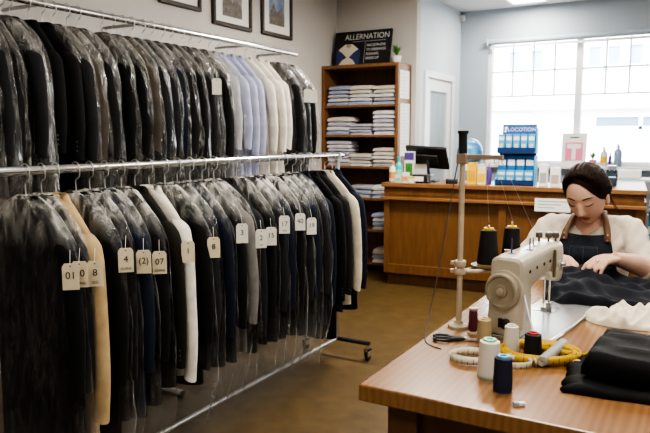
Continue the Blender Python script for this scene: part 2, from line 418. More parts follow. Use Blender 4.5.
# ------------------------------------------------------------------ ceiling lights (one by the window, the rest added unseen) and other lamps
em = mat('diffuser', (1.0, 0.97, 0.92), 0.5, emit=2.2)
def ceiling_light(x, y, sx, sy, label, power, col=(1.0, 0.93, 0.83)):
    t = thing('ceiling_light', label, 'light', (x, y, ZC), 0, 'ceiling light panels')
    b = B()
    for q in ((-sx / 2 - .03, sx / 2 + .03, -sy / 2 - .03, -sy / 2), (-sx / 2 - .03, sx / 2 + .03, sy / 2, sy / 2 + .03), (-sx / 2 - .03, -sx / 2, -sy / 2, sy / 2), (sx / 2, sx / 2 + .03, -sy / 2, sy / 2)):
        box(b, *q, -.03, 0)
    obj('frame', b, M['white'], t, smooth=False)
    obj('diffuser', box(B(), -sx / 2, sx / 2, -sy / 2, sy / 2, -.02, -.012), em, t, smooth=False)
    la = bpy.data.lights.new('panel_lamp', 'AREA'); la.shape = 'RECTANGLE'; la.size = sx; la.size_y = sy; la.energy = power; la.color = col
    lo = bpy.data.objects.new('panel_lamp', la); C.objects.link(lo); lo.location = (x, y, ZC - .035)
ceiling_light(-1.85, 7.62, .36, .36, 'square white ceiling light panel nearest the window', 12)
ceiling_light(-0.6, 2.3, 1.1, .5, 'unseen ceiling light panel added over the sewing table', 20)  # panels from here on are added out of view to light the room
ceiling_light(0.9, 1.0, 1.1, .5, 'unseen ceiling light panel added over the right side of the shop', 9)
ceiling_light(-1.6, 4.9, 1.1, .5, 'unseen ceiling light panel added in front of the counter', 44)
ceiling_light(0.6, 4.9, 1.1, .5, 'unseen ceiling light panel added to the right of the counter', 25)
ceiling_light(-0.7, -0.6, 1.1, .5, 'unseen ceiling light panel added by the front wall', 12)
wd = bpy.data.worlds.new('world'); sc.world = wd; wd.use_nodes = True
bg = wd.node_tree.nodes['Background']; bg.inputs['Color'].default_value = (0.86, 0.93, 1.0, 1); bg.inputs['Strength'].default_value = 4.6
sun = bpy.data.lights.new('sun', 'SUN'); sun.energy = 6.0; sun.angle = .05; so = bpy.data.objects.new('sun', sun); C.objects.link(so); so.rotation_euler = (R(48), 0, R(-15))
po = bpy.data.lights.new('window_portal', 'AREA'); po.shape = 'RECTANGLE'; po.size = WX1 - WX0; po.size_y = WZ1 - WZ0; po.cycles.is_portal = True
pO = bpy.data.objects.new('window_portal', po); C.objects.link(pO); pO.location = ((WX0 + WX1) / 2, YW + .15, (WZ0 + WZ1) / 2); pO.rotation_euler = (R(-90), 0, 0)

sn = thing('motion_sensor', 'small white security sensor high in the corner by the window', 'sensor', (XD + .0255, YW - .0305, 2.90))
obj('housing', box(B(), -.025, .03, -.03, .03, -.035, .035), M['whitep'], sn, bevel=.01)
obj('lens', box(B(), -.015, .015, -.034, -.03, -.02, .01), mat('lens_grey', (.6, .6, .6), .3), sn, bevel=.001)

# ------------------------------------------------------------------ pictures on the left wall
pm = mat('photo_blue', (0.10, 0.16, 0.30), 0.4, col2=(0.42, 0.50, 0.62), vscale=7)
pg = mat('photo_grey', (0.14, 0.14, 0.14), 0.4, col2=(0.45, 0.45, 0.45), vscale=9)
def picture(y0, y1, z0, h, label, photo, bld):
    t = thing('framed_picture', label, 'picture', (XL, (y0 + y1) / 2, z0), 0, 'framed pictures on the left wall')
    hw = (y1 - y0) / 2; f = .035
    b = B()
    for q in ((-hw, hw, 0, f), (-hw, hw, h - f, h), (-hw, -hw + f, f, h - f), (hw - f, hw, f, h - f)): box(b, 0.002, .03, q[0], q[1], q[2], q[3])
    obj('frame', b, M['frame'], t, bevel=.004)
    obj('mat_board', box(B(), .004, .012, -hw + f, hw - f, f, h - f), M['paper'], t, smooth=False)
    mx, mz = hw * .5, h * .22
    p = obj('photograph', box(B(), .012, .014, -mx, mx, mz, h - mz), photo, t, smooth=False)
    b = B(); poly(b, [(.0145, -mx, mz), (.0145, mx, mz), (.0145, mx, mz + .09), (.0145, mx * .5, mz + .16), (.0145, 0, mz + .12), (.0145, -mx * .4, mz + .2), (.0145, -mx, mz + .1)])
    obj('street_scene', b, bld, p, smooth=False)
dkb = mat('photo_building', (0.10, 0.085, 0.07), .5, col2=(.25, .22, .19), vscale=20)
picture(3.86, 4.34, 2.475, .40, 'dark framed picture nearest the camera on the left wall', pg, dkb)
picture(4.49, 5.04, 2.405, .42, 'dark framed black and white picture, middle of the left wall', pg, dkb)
picture(5.20, 5.72, 2.415, .50, 'dark framed picture with a blue sky photo, far end of wall', pm, dkb)

# ------------------------------------------------------------------ shelf unit with folded shirts
SX0, SX1, SY0, SY1, SZ = -3.715, -2.80, 6.33, 6.67, 2.215
sh = thing('shelf_unit', 'tall brown wooden shelf unit full of folded shirts in the back corner', 'shelf', (SX0, SY0, 0))
SW, SD = SX1 - SX0, SY1 - SY0
for x0, x1 in ((0, .035), (SW - .035, SW)): obj('side_panel', box(B(), x0, x1, 0, SD, 0, SZ), M['shelfw'], sh, smooth=False, bevel=.002)
obj('top_board', box(B(), .035, SW - .035, 0, SD, SZ - .035, SZ), M['shelfw'], sh, smooth=False, bevel=.002)
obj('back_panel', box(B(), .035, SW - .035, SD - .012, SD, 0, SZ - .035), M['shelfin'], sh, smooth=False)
SHZ = [1.79, 1.472, 1.139, .80, .46, .10]
for z in SHZ: obj('shelf_board', box(B(), .035, SW - .035, .003, SD - .012, z - .025, z), M['shelfw'], sh, smooth=False, bevel=.002)
for z0, z1, y0 in ((1.85, 2.14, .06), (1.25, 1.80, .08)):
    nt_ = obj('paper_notice', box(B(), SW + .0002, SW + .002, y0 - .02, y0 + .22, z0, z1), M['paper'], sh, smooth=False)
    nt_['label'] = 'white paper sheet taped to the shelf side, %s one' % ('upper' if z0 > 1.5 else 'lower')
    b = B()
    for k in range(int((z1 - z0) / .035) - 1): box(b, SW + .002, SW + .0024, y0, y0 + .10 + .05 * ((k * 7) % 3) / 3, z1 - .04 - k * .035, z1 - .033 - k * .035)
    obj('printed_lines', b, mat('faint_print', (.55, .55, .55), .8), nt_, smooth=False)

shirtm = {k: mat('shirt_' + k, c, .85, var=.05, vscale=15, bump=.12, bscale=60) for k, c in
          dict(white=(.66, .65, .66), blue=(.36, .40, .53), cream=(.62, .57, .50), grey=(.40, .39, .42), lavender=(.48, .47, .56)).items()}
def folded_shirt(x, y, z, w, dpt, h, colour, label, group):
    t = thing('folded_shirt', label, 'shirt', (x, y, z), random.uniform(-.06, .06), group)
    b = B(); rings = []
    prof = [(-.5, .0), (-.5, .35), (-.48, .8), (-.38, .98), (0, 1.0), (.38, .98), (.48, .8), (.5, .35), (.5, 0)]
    ny = 7
    for j in range(ny):
        v = j / (ny - 1) * 2 - 1
        k = 1 - .06 * abs(v) ** 6; kz = (1 - .35 * abs(v) ** 8)
        rings.append([b.verts.new((px * w * k, v * dpt / 2, max(0.0, pz * h * kz + .12 * h * nz((px * 4 + x * 9, v * 2 + z * 7, z * 5))))) for px, pz in prof])
    bridge(b, rings)
    obj('body', b, shirtm[colour], t)
    b = B(); tube(b, [(-w * .16, -dpt * .5 + .004, h * .55), (0, -dpt * .5 - .004, h * .35), (w * .16, -dpt * .5 + .004, h * .55)], h * .16, 6)
    obj('collar', b, shirtm[colour], t)
    return t
def stack(x, zi, w, cols, hs, where):
    z = SHZ[zi]; n = len(cols)
    for k, c in enumerate(cols):
        h = hs * random.uniform(.9, 1.1)
        pos = 'bottom' if k == 0 else ('top' if k == n - 1 else ORD[k] + ' from bottom')
        if n == 1: pos = 'single'
        folded_shirt(x + random.uniform(-.012, .012), SY0 + .155, z, w * random.uniform(.94, 1.04), .25, h, c,
                     'folded %s shirt, %s of the %s' % (c, pos, where), 'folded shirts on the shelf unit')
        z += h
wn = ['top shelf', 'second shelf', 'third shelf', 'fourth shelf', 'fifth shelf']
xa, xb, xc = SX0 + .185, SX0 + .46, SX0 + .735
stack(xa, 0, .26, ['blue', 'white', 'lavender', 'blue', 'blue'], .044, 'left stack on the top shelf')
stack(xb, 0, .27, ['blue', 'white', 'white', 'cream', 'cream'], .042, 'middle stack on the top shelf')
stack(xc, 0, .26, ['blue', 'grey', 'white', 'cream', 'cream'], .041, 'right stack on the top shelf')
stack(xa, 1, .29, ['blue', 'white', 'lavender', 'cream'], .048, 'left stack on the second shelf')
stack(xb, 1, .27, ['lavender', 'lavender', 'grey', 'lavender'], .032, 'middle stack on the second shelf')
stack(xc, 1, .26, ['white', 'lavender', 'white', 'lavender', 'white', 'white'], .044, 'right stack on the second shelf')
stack(xa + .01, 2, .30, ['grey', 'white', 'lavender', 'grey', 'lavender', 'white', 'lavender'], .040, 'left stack on the third shelf')
stack(xb, 2, .27, ['white', 'cream', 'grey', 'cream'], .034, 'middle stack on the third shelf')
stack(xc, 2, .26, ['grey', 'cream', 'white', 'cream', 'cream'], .040, 'right stack on the third shelf')
stack(xc, 3, .26, ['blue', 'grey', 'white'], .045, 'right stack on the fourth shelf')
stack(xb, 3, .27, ['grey', 'blue', 'grey'], .045, 'middle stack on the fourth shelf')
stack(xc, 4, .26, ['grey', 'blue', 'white', 'blue'], .045, 'right stack on the fifth shelf')
stack(xc, 5, .26, ['white', 'grey', 'cream'], .05, 'right stack on the lowest shelf')

# sign leaning on top of the shelf
sg = thing('shop_sign', 'black sign with a drawn jacket and white lettering on the shelf unit', 'sign', (-3.33, 6.50, SZ), R(0))
sgw, sgh = .69, .39
lean = Matrix.Rotation(R(-12), 4, 'X')
obj('board', box(B(), -sgw / 2, sgw / 2, 0, .014, 0.004, sgh, lean), mat('sign_black', (.014, .014, .015), .55), sg, smooth=False)
b = B()
for q in ((-sgw / 2, sgw / 2, 0.004, .016), (-sgw / 2, sgw / 2, sgh - .012, sgh), (-sgw / 2, -sgw / 2 + .012, .016, sgh - .012), (sgw / 2 - .012, sgw / 2, .016, sgh - .012)): box(b, q[0], q[1], -.006, 0, q[2], q[3], lean)
obj('frame', b, M['black'], sg, smooth=False)
chalk = mat('chalk_white', (.72, .72, .70), .8)
rt = (R(90 - 12), 0, 0)
def onsign(x, z, dy=-.002): return lean @ Vector((x, dy, z))
text('ALLERNATION', .088, chalk, sg, onsign(.05, .325), rt, sx=.92)
obj('rule', box(B(), -.12, .28, -.002, -.001, .272, .275, lean), chalk, sg, smooth=False)
obj('divider', box(B(), .035, .038, -.002, -.001, .03, .262, lean), chalk, sg, smooth=False)
for k, s in enumerate(['MASCETIN IEVE', 'TO OBSERVICES', 'FLAGLING', 'ERADE OIF']):
    text(s, .041, chalk, sg, onsign(.055, .225 - .048 * k), rt, align='LEFT', sx=.80)
jc = mat('drawn_cream', (.66, .58, .46), .8); jb = mat('drawn_blue', (.035, .055, .14), .8)
def fl(pts, dy): return [lean @ Vector((x, dy, z)) for x, z in pts]
b = B(); poly(b, fl([(-.30, .025), (-.31, .17), (-.27, .215), (-.06, .215), (-.015, .17), (-.02, .025)], -.0012)); obj('jacket_drawing', b, jb, sg, smooth=False)
b = B(); poly(b, fl([(-.29, .19), (-.21, .25), (-.12, .25), (-.04, .19), (-.09, .16), (-.165, .09), (-.24, .16)], -.0018)); obj('jacket_yoke', b, jc, sg, smooth=False)
b = B(); poly(b, fl([(-.27, .022), (-.23, .075), (-.165, .11), (-.10, .075), (-.06, .022)], -.0022)); obj('jacket_skirt', b, jc, sg, smooth=False)
b = B(); poly(b, fl([(-.20, .225), (-.165, .205), (-.13, .225), (-.14, .245), (-.19, .245)], -.0024)); obj('jacket_collar', b, mat('drawn_tan', (.40, .32, .2), .8), sg, smooth=False)

def leafy(name, label, loc, pot_r, pot_h, potm, n, ln, cat='plant'):
    t = thing(name, label, cat, loc)
    b = B(); lathe(b, [(pot_r * .75, 0), (pot_r, pot_h), (pot_r * .9, pot_h), (pot_r * .85, pot_h - .01)], seg=18); obj('pot', b, potm, t)
    b = B()
    for k in range(n):
        a = k * 2.4; tilt = .25 + .9 * ((k * 37) % 10) / 10; L = ln * (.7 + .3 * ((k * 13) % 7) / 7)
        pts = []
        for q in range(6):
            s = q / 5; rr = math.sin(tilt * s) * L * s; zz = pot_h - .01 + L * s * math.cos(tilt * s * .9)
            wd_ = .22 * L * math.sin(PI * min(1, s * .95 + .05)) * .5
            cx, cy = math.cos(a) * rr, math.sin(a) * rr
            pts.append((b.verts.new((cx - math.sin(a) * wd_, cy + math.cos(a) * wd_, zz)), b.verts.new((cx + math.sin(a) * wd_, cy - math.cos(a) * wd_, zz))))
        for p, q in zip(pts, pts[1:]): b.faces.new((p[0], q[0], q[1], p[1]))
    obj('leaves', b, M['green'], t)
    return t
leafy('potted_plant', 'small green plant in a white pot beside the black sign', (-2.885, 6.47, SZ), .05, .075, M['whitep'], 18, .15)

# ------------------------------------------------------------------ clothes racks
RX, RZ = -2.075, 1.333
def caster(parent, x, y):
    b = B(); lathe(b, [(.012, .06), (.012, .115)], (x, y, 0), 10)
    box(b, x - .018, x - .012, y - .02, y + .028, .03, .075); box(b, x + .012, x + .018, y - .02, y + .028, .03, .075); box(b, x - .018, x + .018, y - .02, y + .028, .068, .075)
    c = obj('caster', b, M['chrome'], parent)
    b = B(); mt = Matrix.Translation((x, y + .012, .033)) @ Matrix.Rotation(R(90), 4, 'Y')
    lathe(b, [(.020, -.010), (.033, -.008), (.033, .008), (.020, .010)], (0, 0, 0), 18, mt); obj('wheel', b, M['rubber'], c)
rk = thing('garment_rack', 'chrome rolling clothes rack in front holding the tagged garments', 'clothes rack', (RX, 2.3, 0))
y0, y1 = .55 - 2.3, 3.80 - 2.3
b = B(); tube(b, [(0, y0, RZ), (0, y1, RZ)], .0165, 14); obj('hanging_rail', b, M['chrome'], rk)
b = B(); tube(b, [(0, y0, .114), (0, y1 - .08, .114)], .012, 12); obj('bottom_rail', b, M['steel'], rk)
for y in (y0 + .03, y1 - .06):
    b = B(); tube(b, [(0, y, .10), (0, y, RZ - .015)], .0145, 12); obj('upright', b, M['chrome'], rk)
    b = B(); tube(b, [(-.26, y, .115), (.24, y, .115)], .014, 10); obj('foot', b, mat('rack_foot', (.03, .03, .032), .5, .3), rk)
    for x in (-.25, .225): caster(rk, x, y)
    b = B(); lathe(b, [(.024, RZ - .03), (.024, RZ + .02)], (0, y, 0), 14); obj('rail_clamp', b, M['steel'], rk)

UX, UZ = -2.70, 2.06
ur = thing('garment_rack', 'tall chrome clothes rack behind, reaching almost to the left wall', 'clothes rack', (UX, 2.3, 0))
y0, y1 = .75 - 2.3, 4.225 - 2.3
b = B(); tube(b, [(0, y0, UZ), (0, y1, UZ)], .0165, 14); obj('hanging_rail', b, M['chrome'], ur)
for y in (-1.2, -.24, .38, 1.36, 1.85):
    b = B(); tube(b, [(0, y, UZ), (-.30, y, UZ)], .009, 8); obj('cross_bar', b, M['steel'], ur)
for y in (-1.2, .38, 1.85):
    b = B(); tube(b, [(-.30, y, .04), (-.30, y, UZ)], .0145, 10); obj('upright', b, M['chrome'], ur)
    b = B(); tube(b, [(-.45, y, .018), (.22, y, .018)], .018, 10); obj('foot', b, M['steel'], ur)
b = B(); tube(b, [(-.30, -1.2, .3), (-.30, 1.85, .3)], .010, 8); obj('brace', b, M['steel'], ur)

# ------------------------------------------------------------------ garments
hang_c = mat('hanger_cream', (.62, .54, .40), .45); hang_w = mat('hanger_wire', (.62, .62, .63), .3, .9)
def se(a, p):  # superellipse point
    c, s = math.cos(a), math.sin(a)
    return math.copysign(abs(c) ** p, c), math.copysign(abs(s) ** p, s)
def interp(tab, t):
    for (t0, *v0), (t1, *v1) in zip(tab, tab[1:]):
        if t <= t1:
            k = (t - t0) / (t1 - t0) if t1 > t0 else 0
            return [a + (b_ - a) * k for a, b_ in zip(v0, v1)]
    return list(tab[-1][1:])
def garment(name, label, cat, colour, x, y, zr, rz, L, sl, group, cover=True, film=None, tagtxt=None, sub=None, tcol='tagp', w=1.0, thin=1.0, hook=True, tz=-.25, tx=.262, ty=-.055, cl=.12, tail=True, trz=45):
    t = thing(name, label, cat, (x, y, zr), rz, group)
    m = fab(colour, FC[colour]); sd = random.uniform(0, 100)
    # hanger
    b = B()
    hp = [(0, 0, -.085), (0, 0, -.045), (.020, 0, -.032), (.0235, 0, 0), (.015, 0, .018), (0, 0, .0235), (-.016, 0, .017), (-.0225, 0, .0)]
    tube(b, spline(hp, 4), .0022, 6)
    h = obj('hanger', b, hang_w, t)
    b = B(); tube(b, spline([(-.155 * w, .0, -.232), (-.10 * w, -.003, -.180), (-.03, 0, -.112), (.03, 0, -.112), (.10 * w, -.003, -.180), (.155 * w, 0, -.232)], 4), .009, 8)
    obj('hanger_arms', b, hang_c, h)
    # body
    D = L - .1
    tab = [(0, .046, .036), (.012, .058, .038), (.03, .082, .038), (.07, .124, .037), (.11, .162, .037), (.145, .187, .038), (.19, .200, .039), (.28, .190, .039), (.45, .178, .036), (.7, .186, .036), (1.3, .196, .038)]
    zs = [0, .012, .03, .05, .07, .09, .11, .145, .19, .28] + [.28 + (D - .28) * k / 9 for k in range(1, 10)]
    n = 40; rings = []
    b = B()
    for z in zs:
        a_, b_ = interp(tab, z); b_ *= thin; fall = min(1, max(0, (z - .12) / .5))
        rg = []
        for i in range(n):
            a = 2 * PI * i / n; ex, ey = se(a, .75)
            px, py = ex * a_ * w, ey * b_
            py += fall * .007 * math.sin(px * 42 + sd) * (1 if ey < 0 else .7) + .003 * nz((px * 9 + sd, z * 3, ey))
            px *= 1 + .03 * nz((sd, z * 4, ex))
            rg.append(b.verts.new((px, py, -.1 - z + .004 * math.sin(a * 3 + sd) * (z > D - .01))))
        rings.append(rg)
    bridge(b, rings, cap0=False, cap1=False)
    obj('body', b, m, t, smooth='all')
    # collar band standing round the neck
    b = B(); rg = []
    for z, k, in ((-.128, 1.25), (-.10, 1.05), (-.088, .95), (-.10, 1.2), (-.135, 1.55)):
        rg.append([b.verts.new((.052 * k * math.cos(2 * PI * i / 18), min(.037, .034 * k) * thin * math.sin(2 * PI * i / 18), z - (.03 * max(0, -math.sin(2 * PI * i / 18)) if k > 1.1 else 0))) for i in range(18)])
    bridge(b, rg, cap0=False, cap1=False); obj('collar', b, m, t, smooth='all')
    # sleeves
    if sl:
        for s in (1, -1):
            b = B(); rg = []
            path = spline([(s * .145 * w, 0, -.222), (s * .192 * w, -.004, -.272), (s * .222 * w, -.012, -.40), (s * .242 * w, -.020, -.1 - sl * .76), (s * .238 * w, -.026, -.1 - sl)], 4)
            k_ = len(path)
            for i, p in enumerate(path):
                q = i / (k_ - 1); r0 = .046 * (1 - .34 * q) * min(1, .45 + .14 * i); fold = 1 + .10 * nz((sd, q * 7, s)) 
                rg.append([b.verts.new(p + Vector((r0 * .85 * math.cos(2 * PI * j / 14) * fold, r0 * thin * math.sin(2 * PI * j / 14) * fold, .012 * math.cos(2 * PI * j / 14) * (-s if i == k_ - 1 else 0)))) for j in range(14)])
            bridge(b, rg, cap1=False); so_ = obj('sleeve', b, m, t, smooth='all')
            if not cover and colour in ('black', 'charcoal', 'olive'):
                for j in range(3):
                    b = B(); ell(b, (s * .238 * w + .034 * .7, -.026 - .024, -.1 - sl + .03 + .02 * j), (.005, .005, .006), 8, 5)
                    obj('cuff_button', b, M['black'], so_)
    # clear cover
    if cover:
        b = B(); rg = []
        ft = [(0, .010, .010), (.03, .022, .020), (.048, .066, .040), (.08, .112, .047), (.12, .160, .050), (.16, .198, .052), (.20, .226, .053), (.28, .248, .054), (.40, .262, .054), (.6, .272, .052), (.9, .268, .052), (1.4, .25, .05)]
        D2 = L + cl - .05
        zz = [.032, .05, .07, .09, .112, .135, .158, .18, .215, .25, .31, .38] + [.38 + (D2 - .38) * k / 11 for k in range(1, 12)]
        n2 = 44
        for z in zz:
            a_, b_ = interp(ft, z); b_ *= thin
            end = max(0, (z - (L - .08)) / (cl + .03)); cr = []
            for i in range(n2):
                a = 2 * PI * i / n2; ex, ey = se(a, .7)
                px, py = ex * a_ * w, ey * b_
                kx = .022 * nz((ex * 3 + sd, z * 5, ey * 2)) + .012 * nz((ex * 9 + sd, z * 13, ey * 5))
                if z < .05: kx *= .3
                px += kx * (1.0 + end); py += .006 * nz((ex * 8, z * 6 + sd, ey * 3)) - .35 * end * py
                px *= 1 - .12 * end
                cr.append(b.verts.new((px, py, -.05 - z + end * .05 * nz((ex * 3, ey * 4, sd)) + (.02 * nz((ex * 11, sd, ey * 9)) if end > .9 else 0))))
            rg.append(cr)
        bridge(b, rg, cap0=False, cap1=False)
        obj('plastic_cover', b, film or M['film'], t, smooth='all')
    if tagtxt is not None:
        tm = Matrix.Translation((tx, ty, tz)) @ Matrix.Rotation(R(trz) - rz, 4, 'Z')
        b = B(); tw, th = .027, .090
        poly(b, [(-tw, 0, -th), (tw, 0, -th), (tw, 0, -.012), (tw - .008, 0, 0), (-tw + .008, 0, 0), (-tw, 0, -.012)], tm)
        tg = obj('paper_tag', b, M[tcol], t, smooth=False, solid=.0014)
        b = B(); tube(b, [tm @ Vector((0, -.002, -.008)), tm @ Vector((0, -.001, .006)), (tx - .02, ty + .02, tz + .04)], .0009, 5); obj('string', b, M['paper'], tg)
        b = B(); lathe(b, [(.0028, 0), (.0028, .0006)], (0, 0, 0), 10, tm @ Matrix.Translation((0, -.0008, -.009)) @ Matrix.Rotation(R(90), 4, 'X')); obj('eyelet', b, M['ink'], tg)
        if tagtxt:
            rr = (R(90), 0, R(trz) - rz)
            text(tagtxt, .034, M['ink'], tg, tm @ Vector((0, -.0014, -.042)), rr, name='handwritten_number')
            if sub: text(sub, .013, M['ink'], tg, tm @ Vector((0, -.0014, -.076)), rr, name='handwritten_note')
    return t

LOW = [  # colour, kind, cover, hem depth, sleeve length, tag, tag note
    ('black', 'coat', 1, 1.08, .66, '01', None), ('black', 'jacket', 1, .96, .66, '00', 'GUING'), ('beige', 'coat', 0, 1.15, .80, '8', 'OG'),
    ('black', 'coat', 1, 1.02, .66, None, None), ('black', 'jacket', 1, .98, .68, '4', 'GUINS'), ('blue', 'jacket', 1, 1.0, .68, '(2)', None),
    ('black', 'jacket', 1, .98, .66, '07', 'GUINS'), ('olive', 'jacket', 0, .93, .72, None, None), ('white', 'shirt', 0, .90, .80, '1', None),
    ('black', 'jacket', 1, .98, .66, None, None), ('charcoal', 'jacket', 1, .93, .66, '8', None), ('navy', 'jacket', 1, .95, .68, None, None),
    ('black', 'jacket', 1, .95, .66, '3', None), ('grey', 'jacket', 1, .93, .66, None, None), ('charcoal', 'jacket', 0, .95, .74, '2', 'OI'),
    ('black', 'jacket', 1, .93, .66, '15', None), ('charcoal', 'jacket', 1, .95, .66, '17', 'GIN'), ('navy', 'jacket', 1, .95, .66, None, None),
    ('black', 'jacket', 1, .95, .66, '40', None), ('charcoal', 'jacket', 1, .98, .66, '19', None), ('navy', 'jacket', 1, 1.0, .66, None, None),
    ('charcoal', 'jacket', 1, .95, .66, None, None), ('navy', 'jacket', 0, .98, .74, None, None), ('black', 'coat', 0, 1.10, .74, None, None),
    ('charcoal', 'jacket', 0, .95, .72, None, None), ('cream', 'jacket', 0, .93, .72, None, None), ('navy', 'jacket', 0, .98, .72, None, None)]
LY = [1.475, 1.54, 1.60, 1.69, 1.755, 1.83, 1.915, 1.99, 2.07, 2.165, 2.245, 2.33, 2.415, 2.50, 2.59, 2.68, 2.765, 2.85, 2.94, 3.03, 3.12, 3.205, 3.295, 3.385, 3.48, 3.575, 3.67]
for i, (c, k, cv, L, sl, tg, nt2) in enumerate(LOW):
    cov = 'in clear plastic' if cv else 'without plastic'
    nm = dict(coat='long_coat', jacket='suit_jacket', shirt='dress_shirt')[k]
    cw = 'dark blue' if c == 'blue' else c
    lb = '%s %s %s%s, %s from near end of front rack' % (cw, k, cov, (' with tag ' + tg.strip('()')) if tg else '', ORD[i])
    garment(nm, lb, k, c, RX, LY[i], RZ, R(random.uniform(-3.5, 3.5)) + (R(4) if i == 0 else 0), L, sl, 'garments on the front rack', bool(cv), M['film'], tg, nt2,
            tcol='tagp' if i < 12 else 'tagw', tz=(-.30 + random.uniform(-.04, .03) - (.02 if i == 0 else 0)), thin=.86, w=random.uniform(.94, .99), cl=random.uniform(.10, .17), trz=random.uniform(38, 52))
UP = [('black', 1), ('charcoal', 1), ('black', 1), ('charcoal', 1), ('black', 1), ('black', 0), ('black', 0), ('charcoal', 1), ('taupe', 1), ('charcoal', 1), ('black', 1),
      ('black', 1), ('taupe', 1), ('charcoal', 1), ('charcoal', 1), ('navy', 1), ('charcoal', 1), ('black', 1), ('charcoal', 1), ('black', 1), ('charcoal', 1),
      ('pale', 1), ('lavender', 0), ('lavender', 0), ('lavender', 0), ('white', 0), ('white', 0), ('white', 0), ('charcoal', 1), ('charcoal', 1), ('black', 1)]
uy = [1.64, 1.705, 1.77, 1.835, 1.90, 1.985, 2.05, 2.115, 2.18, 2.245, 2.40, 2.465, 2.54, 2.605, 2.68, 2.75, 2.825, 2.90, 2.975, 3.05, 3.13, 3.23, 3.32, 3.41, 3.50, 3.60, 3.69, 3.78, 3.93, 4.02, 4.11]
for i, (c, cv) in enumerate(UP):
    sh_ = c in ('pale', 'lavender', 'white'); k = 'shirt' if sh_ else 'jacket'
    cov = 'in clear plastic' if cv else 'without plastic'
    nth = ORD[i] if i < 30 else 'last'
    cw = dict(pale='pale grey', lavender='pale lavender').get(c, c)
    tg = {19: '', 29: '', 30: ''}.get(i)
    garment('dress_shirt' if sh_ else 'suit_jacket', '%s %s %s%s, %s from near end of tall rear rack' % (cw, k, cov, ' with a tag' if tg is not None else '', nth), k, c,
            UX, uy[i] + random.uniform(-.012, .012), UZ, R(random.uniform(-4, 4)), random.uniform(.84, .92), random.uniform(.57, .62), 'garments on the rear rack',
            bool(cv), M['filmu'], tg, None, tcol='tagw', thin=.88, w=random.uniform(.94, 1.0), cl=random.uniform(.10, .18), tz=-.28)

# ------------------------------------------------------------------ reception counter
CX, CY, CA = -2.72, 5.84, R(5.5)
CZ = 1.01
ct = thing('reception_counter', 'long brown panelled wooden service counter in front of the shelf', 'counter', (CX, CY, 0), CA)
CW, CD = 2.29, .62
def wood_panel(): return M['oak']
b = B(); box(b, .03, CW - .03, .06, CD, .0, .12); obj('toe_kick', b, M['oakdk'], ct, smooth=False)
b = B(); box(b, 0, CW, .03, CD, .12, .97); obj('body', b, M['oak'], ct, smooth=False, bevel=.003)
b = B()
for x0, x1 in ((0, .055), (1.10, 1.17), (CW - .06, CW)): box(b, x0, x1, 0, .03, .21, .845)
box(b, 0, CW, 0, .03, .12, .21); obj('front_frame', b, M['oak'], ct, smooth=False, bevel=.003)
obj('ledge_moulding', box(B(), -.03, CW + .02, -.035, .03, .845, .875), M['oaktop'], ct, smooth=False, bevel=.006)
b = B(); box(b, 0, CW, 0, .03, .875, .97)
obj('upper_panel', b, M['oak'], ct, smooth=False, bevel=.002)
obj('upper_groove', box(B(), .05, CW - .05, -.004, 0, .895, .945), M['oak'], ct, smooth=False, bevel=.002)
obj('worktop', box(B(), -.02, CW + .02, -.03, CD + .02, .97, CZ), M['oaktop'], ct, smooth=False, bevel=.005)
# return of the counter towards the window
b = B(); box(b, 1.62, CW, CD, 1.30, 0, .955); obj('return_body', b, M['oakdk'], ct, smooth=False)
obj('return_top', box(B(), 1.60, CW + .02, CD + .02, 1.32, .955, CZ - .002), mat('pale_top', (.62, .60, .56), .25), ct, smooth=False, bevel=.004)
b = B(); box(b, CW, CW + .02, .10, CD - .05, .62, .90); dr = obj('drawer', b, M['oak'], ct, smooth=False, bevel=.003)
b = B(); tube(b, [(CW + .04, .26, .77), (CW + .04, .40, .77)], .006, 8); obj('handle', b, M['steel'], dr)
def on(x, back):  # a point on the counter top: world x, distance behind the front edge
    y = CY + (x - CX) * math.tan(CA) + back
    return (x, y, CZ)
nt3 = thing('paper_notice', 'white printed paper notice fixed to the counter front', 'notice', (on(-1.155, 0)[0], on(-1.155, -.0385)[1], .80), CA)
obj('sheet', box(B(), -.15, .15, 0, .002, 0, .115), M['paper'], nt3, smooth=False)
b = B()
for k in range(3): box(b, -.12, .02 + .05 * k, -.001, 0, .03 + .028 * k, .038 + .028 * k)
obj('printed_lines', b, M['greyp'], nt3, smooth=False)

def bottle(name, label, x, back, h, r, body, cap, group=None, lab=None, z=None, y=None, spray=False, cat='bottle'):
    p = on(x, back) if y is None else (x, y, z)
    t = thing(name, label, cat, p, 0, group)
    b = B(); lathe(b, [(r * .92, 0), (r, .01), (r, h * .62), (r * .8, h * .72), (r * .34, h * .80), (r * .34, h * .86)], seg=18); bo = obj('body', b, body, t)
    if lab:
        b = B(); lathe(b, [(r * 1.01, h * .18), (r * 1.01, h * .5)], seg=18); obj('paper_label', b, lab, bo)
    if spray:
        b = B(); lathe(b, [(r * .42, h * .82), (r * .42, h * .9), (r * .25, h * .92)], seg=12); box(b, -r * .3, r * .3, -r * 1.3, r * .5, h * .92, h); box(b, -r * .12, r * .12, -r * .9, -r * .7, h * .78, h * .92)
        obj('spray_head', b, cap, t)
    else:
        b = B(); lathe(b, [(r * .44, h * .84), (r * .44, h), (r * .36, h)], seg=14); obj('cap', b, cap, t)
    return t
